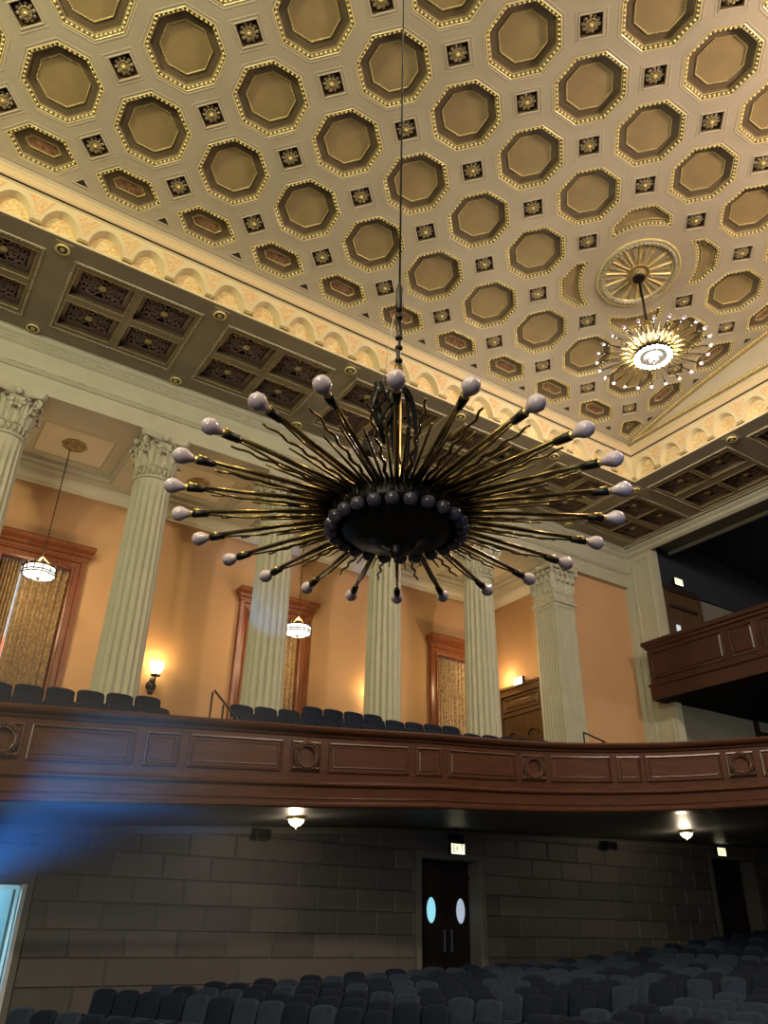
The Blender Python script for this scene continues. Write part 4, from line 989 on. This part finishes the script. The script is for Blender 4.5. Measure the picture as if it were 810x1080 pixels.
# ---------------------------------------------------------------- sunburst chandeliers
def chandelier(c, lit, label, cable_top, lowered):
    t = empty('sunburst_chandelier', c); tag(t, label, 'chandelier', 'sunburst chandeliers')
    arm_m = 'brass_arm'
    h = MB()
    h.lathe([(.02, .16), (.08, .15), (.14, .11), (.24, .08), (.33, .055), (.365, .02), (.37, -.05), (.36, -.075), (.32, -.07)], 'iron', 48); h.build('hub', t)
    b = MB(); b.lathe([(.325, -.03), (.315, -.07), (.305, -.10), (.27, -.125), (.20, -.15), (.12, -.162), (.115, -.175), (.10, -.18), (.07, -.175), (.06, -.19), (.02, -.195)], 'iron', 48); bo = b.build('bowl', t)
    f = MB(); f.lathe([(.045, -.18), (.035, -.205), (.04, -.23), (.03, -.25), (.012, -.26), (.015, -.275), (.004, -.29)], 'iron', 16); f.build('finial', bo)
    s = MB(); s.lathe([(.035, .10), (.022, .16), (.020, .9), (.028, .92), (.02, .96)], 'brass', 12); s.build('stem', t)
    for k in range(24):
        a0 = .19+2*pi*k/24; u = Vector((cos(a0), sin(a0), 0)); v = Vector((-sin(a0), cos(a0), 0)); zz = Vector((0,0,1))
        m_ = MB(); m_.tube([u*.33+zz*.03, u*1.09+zz*.012], [.0145, .012], arm_m, 6); m_.tube([u*.36-zz*.005, u*.85-zz*.02, u*1.05-zz*.005], [.007, .0065, .006], arm_m, 5); am = m_.build('arm', t)
        q = MB(); q.tube([u*1.05, u*1.10, u*1.135], [.018, .022, .024], 'iron', 8); q.tube([u*1.09+zz*.022, u*1.13+zz*.024], [.008, .010], 'brass', 5); q.tube([u*1.12, u*1.15], [.020, .018], 'brass', 8); q.build('socket', am)
        g = MB(); g.tube([u*1.14, u*1.165, u*1.19, u*1.212, u*1.235, u*1.25, u*1.257], [.015, .023, .038, .043, .037, .021, .004], 'bulb_off', 10); g.build('bulb', am)
        for off, r1, wav, nm in ((.25, .80, 0, 'spike_ray'), (.5, 1.02, 1, 'wavy_ray'), (.75, .84, 0, 'spike_ray')):
            a = .19+2*pi*(k+off)/24; U = Vector((cos(a), sin(a), 0)); W = Vector((-sin(a), cos(a), 0)); pts = []; n = 30 if wav else 3
            for i in range(n+1):
                r = .33+(r1-.33)*i/n; p = U*r+zz*(.02+.03*(i/n))
                if wav: p += W*.008*sin((r-.33)*2*pi/.14)*min(1, i/8)
                pts.append(p)
            rad = [(.011 if not wav else .0125)*(1-.5*i/n) for i in range(n+1)]
            w_ = MB(); w_.tube(pts, rad, arm_m, 5); w_.build(nm, t)
    for k in range(24):
        a = 2*pi*(k+.5)/24; g = MB(); cc = (.362*cos(a), .362*sin(a), -.078)
        g.lathe([(.012, .022), (.030, .014), (.039, -.002), (.040, -.016), (.033, -.034), (.016, -.045), (.002, -.048)], 'bulb_lit' if lit else 'bulb_off_dark', 12, cc); g.lathe([(.016, .075), (.017, .02)], 'iron', 8, cc); g.build('bulb', t)
    ch = MB()
    if lowered:
        ch.tube([(0,0,1.72), (0,0,cable_top)], .007, 'iron', 5); ch.build('cable', t)
        r = MB(); r.tube([(0, 0, 1.74), (0, 0, 1.68), (0, 0, 1.52), (0,0,1.48)], [.008, .024, .026, .010], 'iron', 8); r.tube([(0,0,1.5), (.015,0,1.3), (-.01,0,1.15), (.01,0,.98)], .010, 'iron', 6); r.tube([(-.0,0,1.48), (-.02,0,1.35), (.01,0,1.2), (-.01,0,1.0)], .007, 'iron', 5)
        for z in (1.44, 1.27, 1.19, 1.09, 1.04): r.sphere((0, 0, z), .026, 'iron', 8, 5, (1, 1, .8))
        r.lathe([(.01, 1.06), (.028, 1.03), (.02, .99), (.03, .96), (.012, .92)], 'brass_arm', 8); r.build('rigging', t)
        # slings of spare cable beside the stem
        for j, (rx, dz, ph) in enumerate(((.10, .0, .2), (.12, -.03, .5), (.135, .02, .9))):
            q = MB(); pts = [Vector((rx*sin(tt)*cos(ph)*1.0+.05*cos(ph), rx*sin(tt)*sin(ph)*.5, .90-.30*(1-cos(tt))+dz)) for tt in [i*2*pi/24 for i in range(25)]]
            q.tube(pts, .011, 'black', 6); q.build('spare_cable', t)
        q = MB()
        for j in range(7):
            pts = [(-.10-.05*sin(x_*.9+j), .06*cos(j), .86-.07*x_+.02*sin(j*2+x_)) for x_ in range(6)]; q.tube(pts, .011, 'black', 5)
        q.tube([(0, 0, .96), (-.09, .02, .88), (-.15, .0, .78), (-.19, 0, .62)], .012, 'iron', 6); q.box((-.22, -.03, .34), (-.15, .03, .44), 'iron'); q.build('cable_bundle', t)
        # thin guide line
        q = MB(); q.tube([(-.11, 0, .88), (-.04, 0, 1.45)], .0025, 'stone', 4); q.build('guide_line', t)
    else:
        ch.tube([(0,0,.9), (0,0,cable_top)], .03, 'iron', 8); ch.lathe([(.02, cable_top-.02), (.13, cable_top-.05), (.15, cable_top), (.1, cable_top+.05)], 'iron', 14)
        ch.tube([(0,0,.4), (0,0,.95)], .04, 'brass', 8); ch.build('rod', t)
    return t
chandelier((2.105, 3.155, 2.015), False, 'big dark sunburst chandelier with unlit bulbs, lowered close to the camera on a cable', 11.9, True)
chandelier((12.04, 8.03, 11.19), True, 'lit sunburst chandelier hanging far away from the ceiling medallion', 2.25, False)
lamp('POINT', 'chandelier_light', (12.04, 8.03, 10.9), 900, (1, .90, .80), .45)

# thin stage haze that the blue beam crosses
hz = MB(); hz.box((.4, 8.8, -.2), (4.8, 12.35, 2.9), 'haze'); o = hz.build('haze'); tag(o, 'thin haze lit by a blue beam at the lower left', 'haze', None, 'stuff')
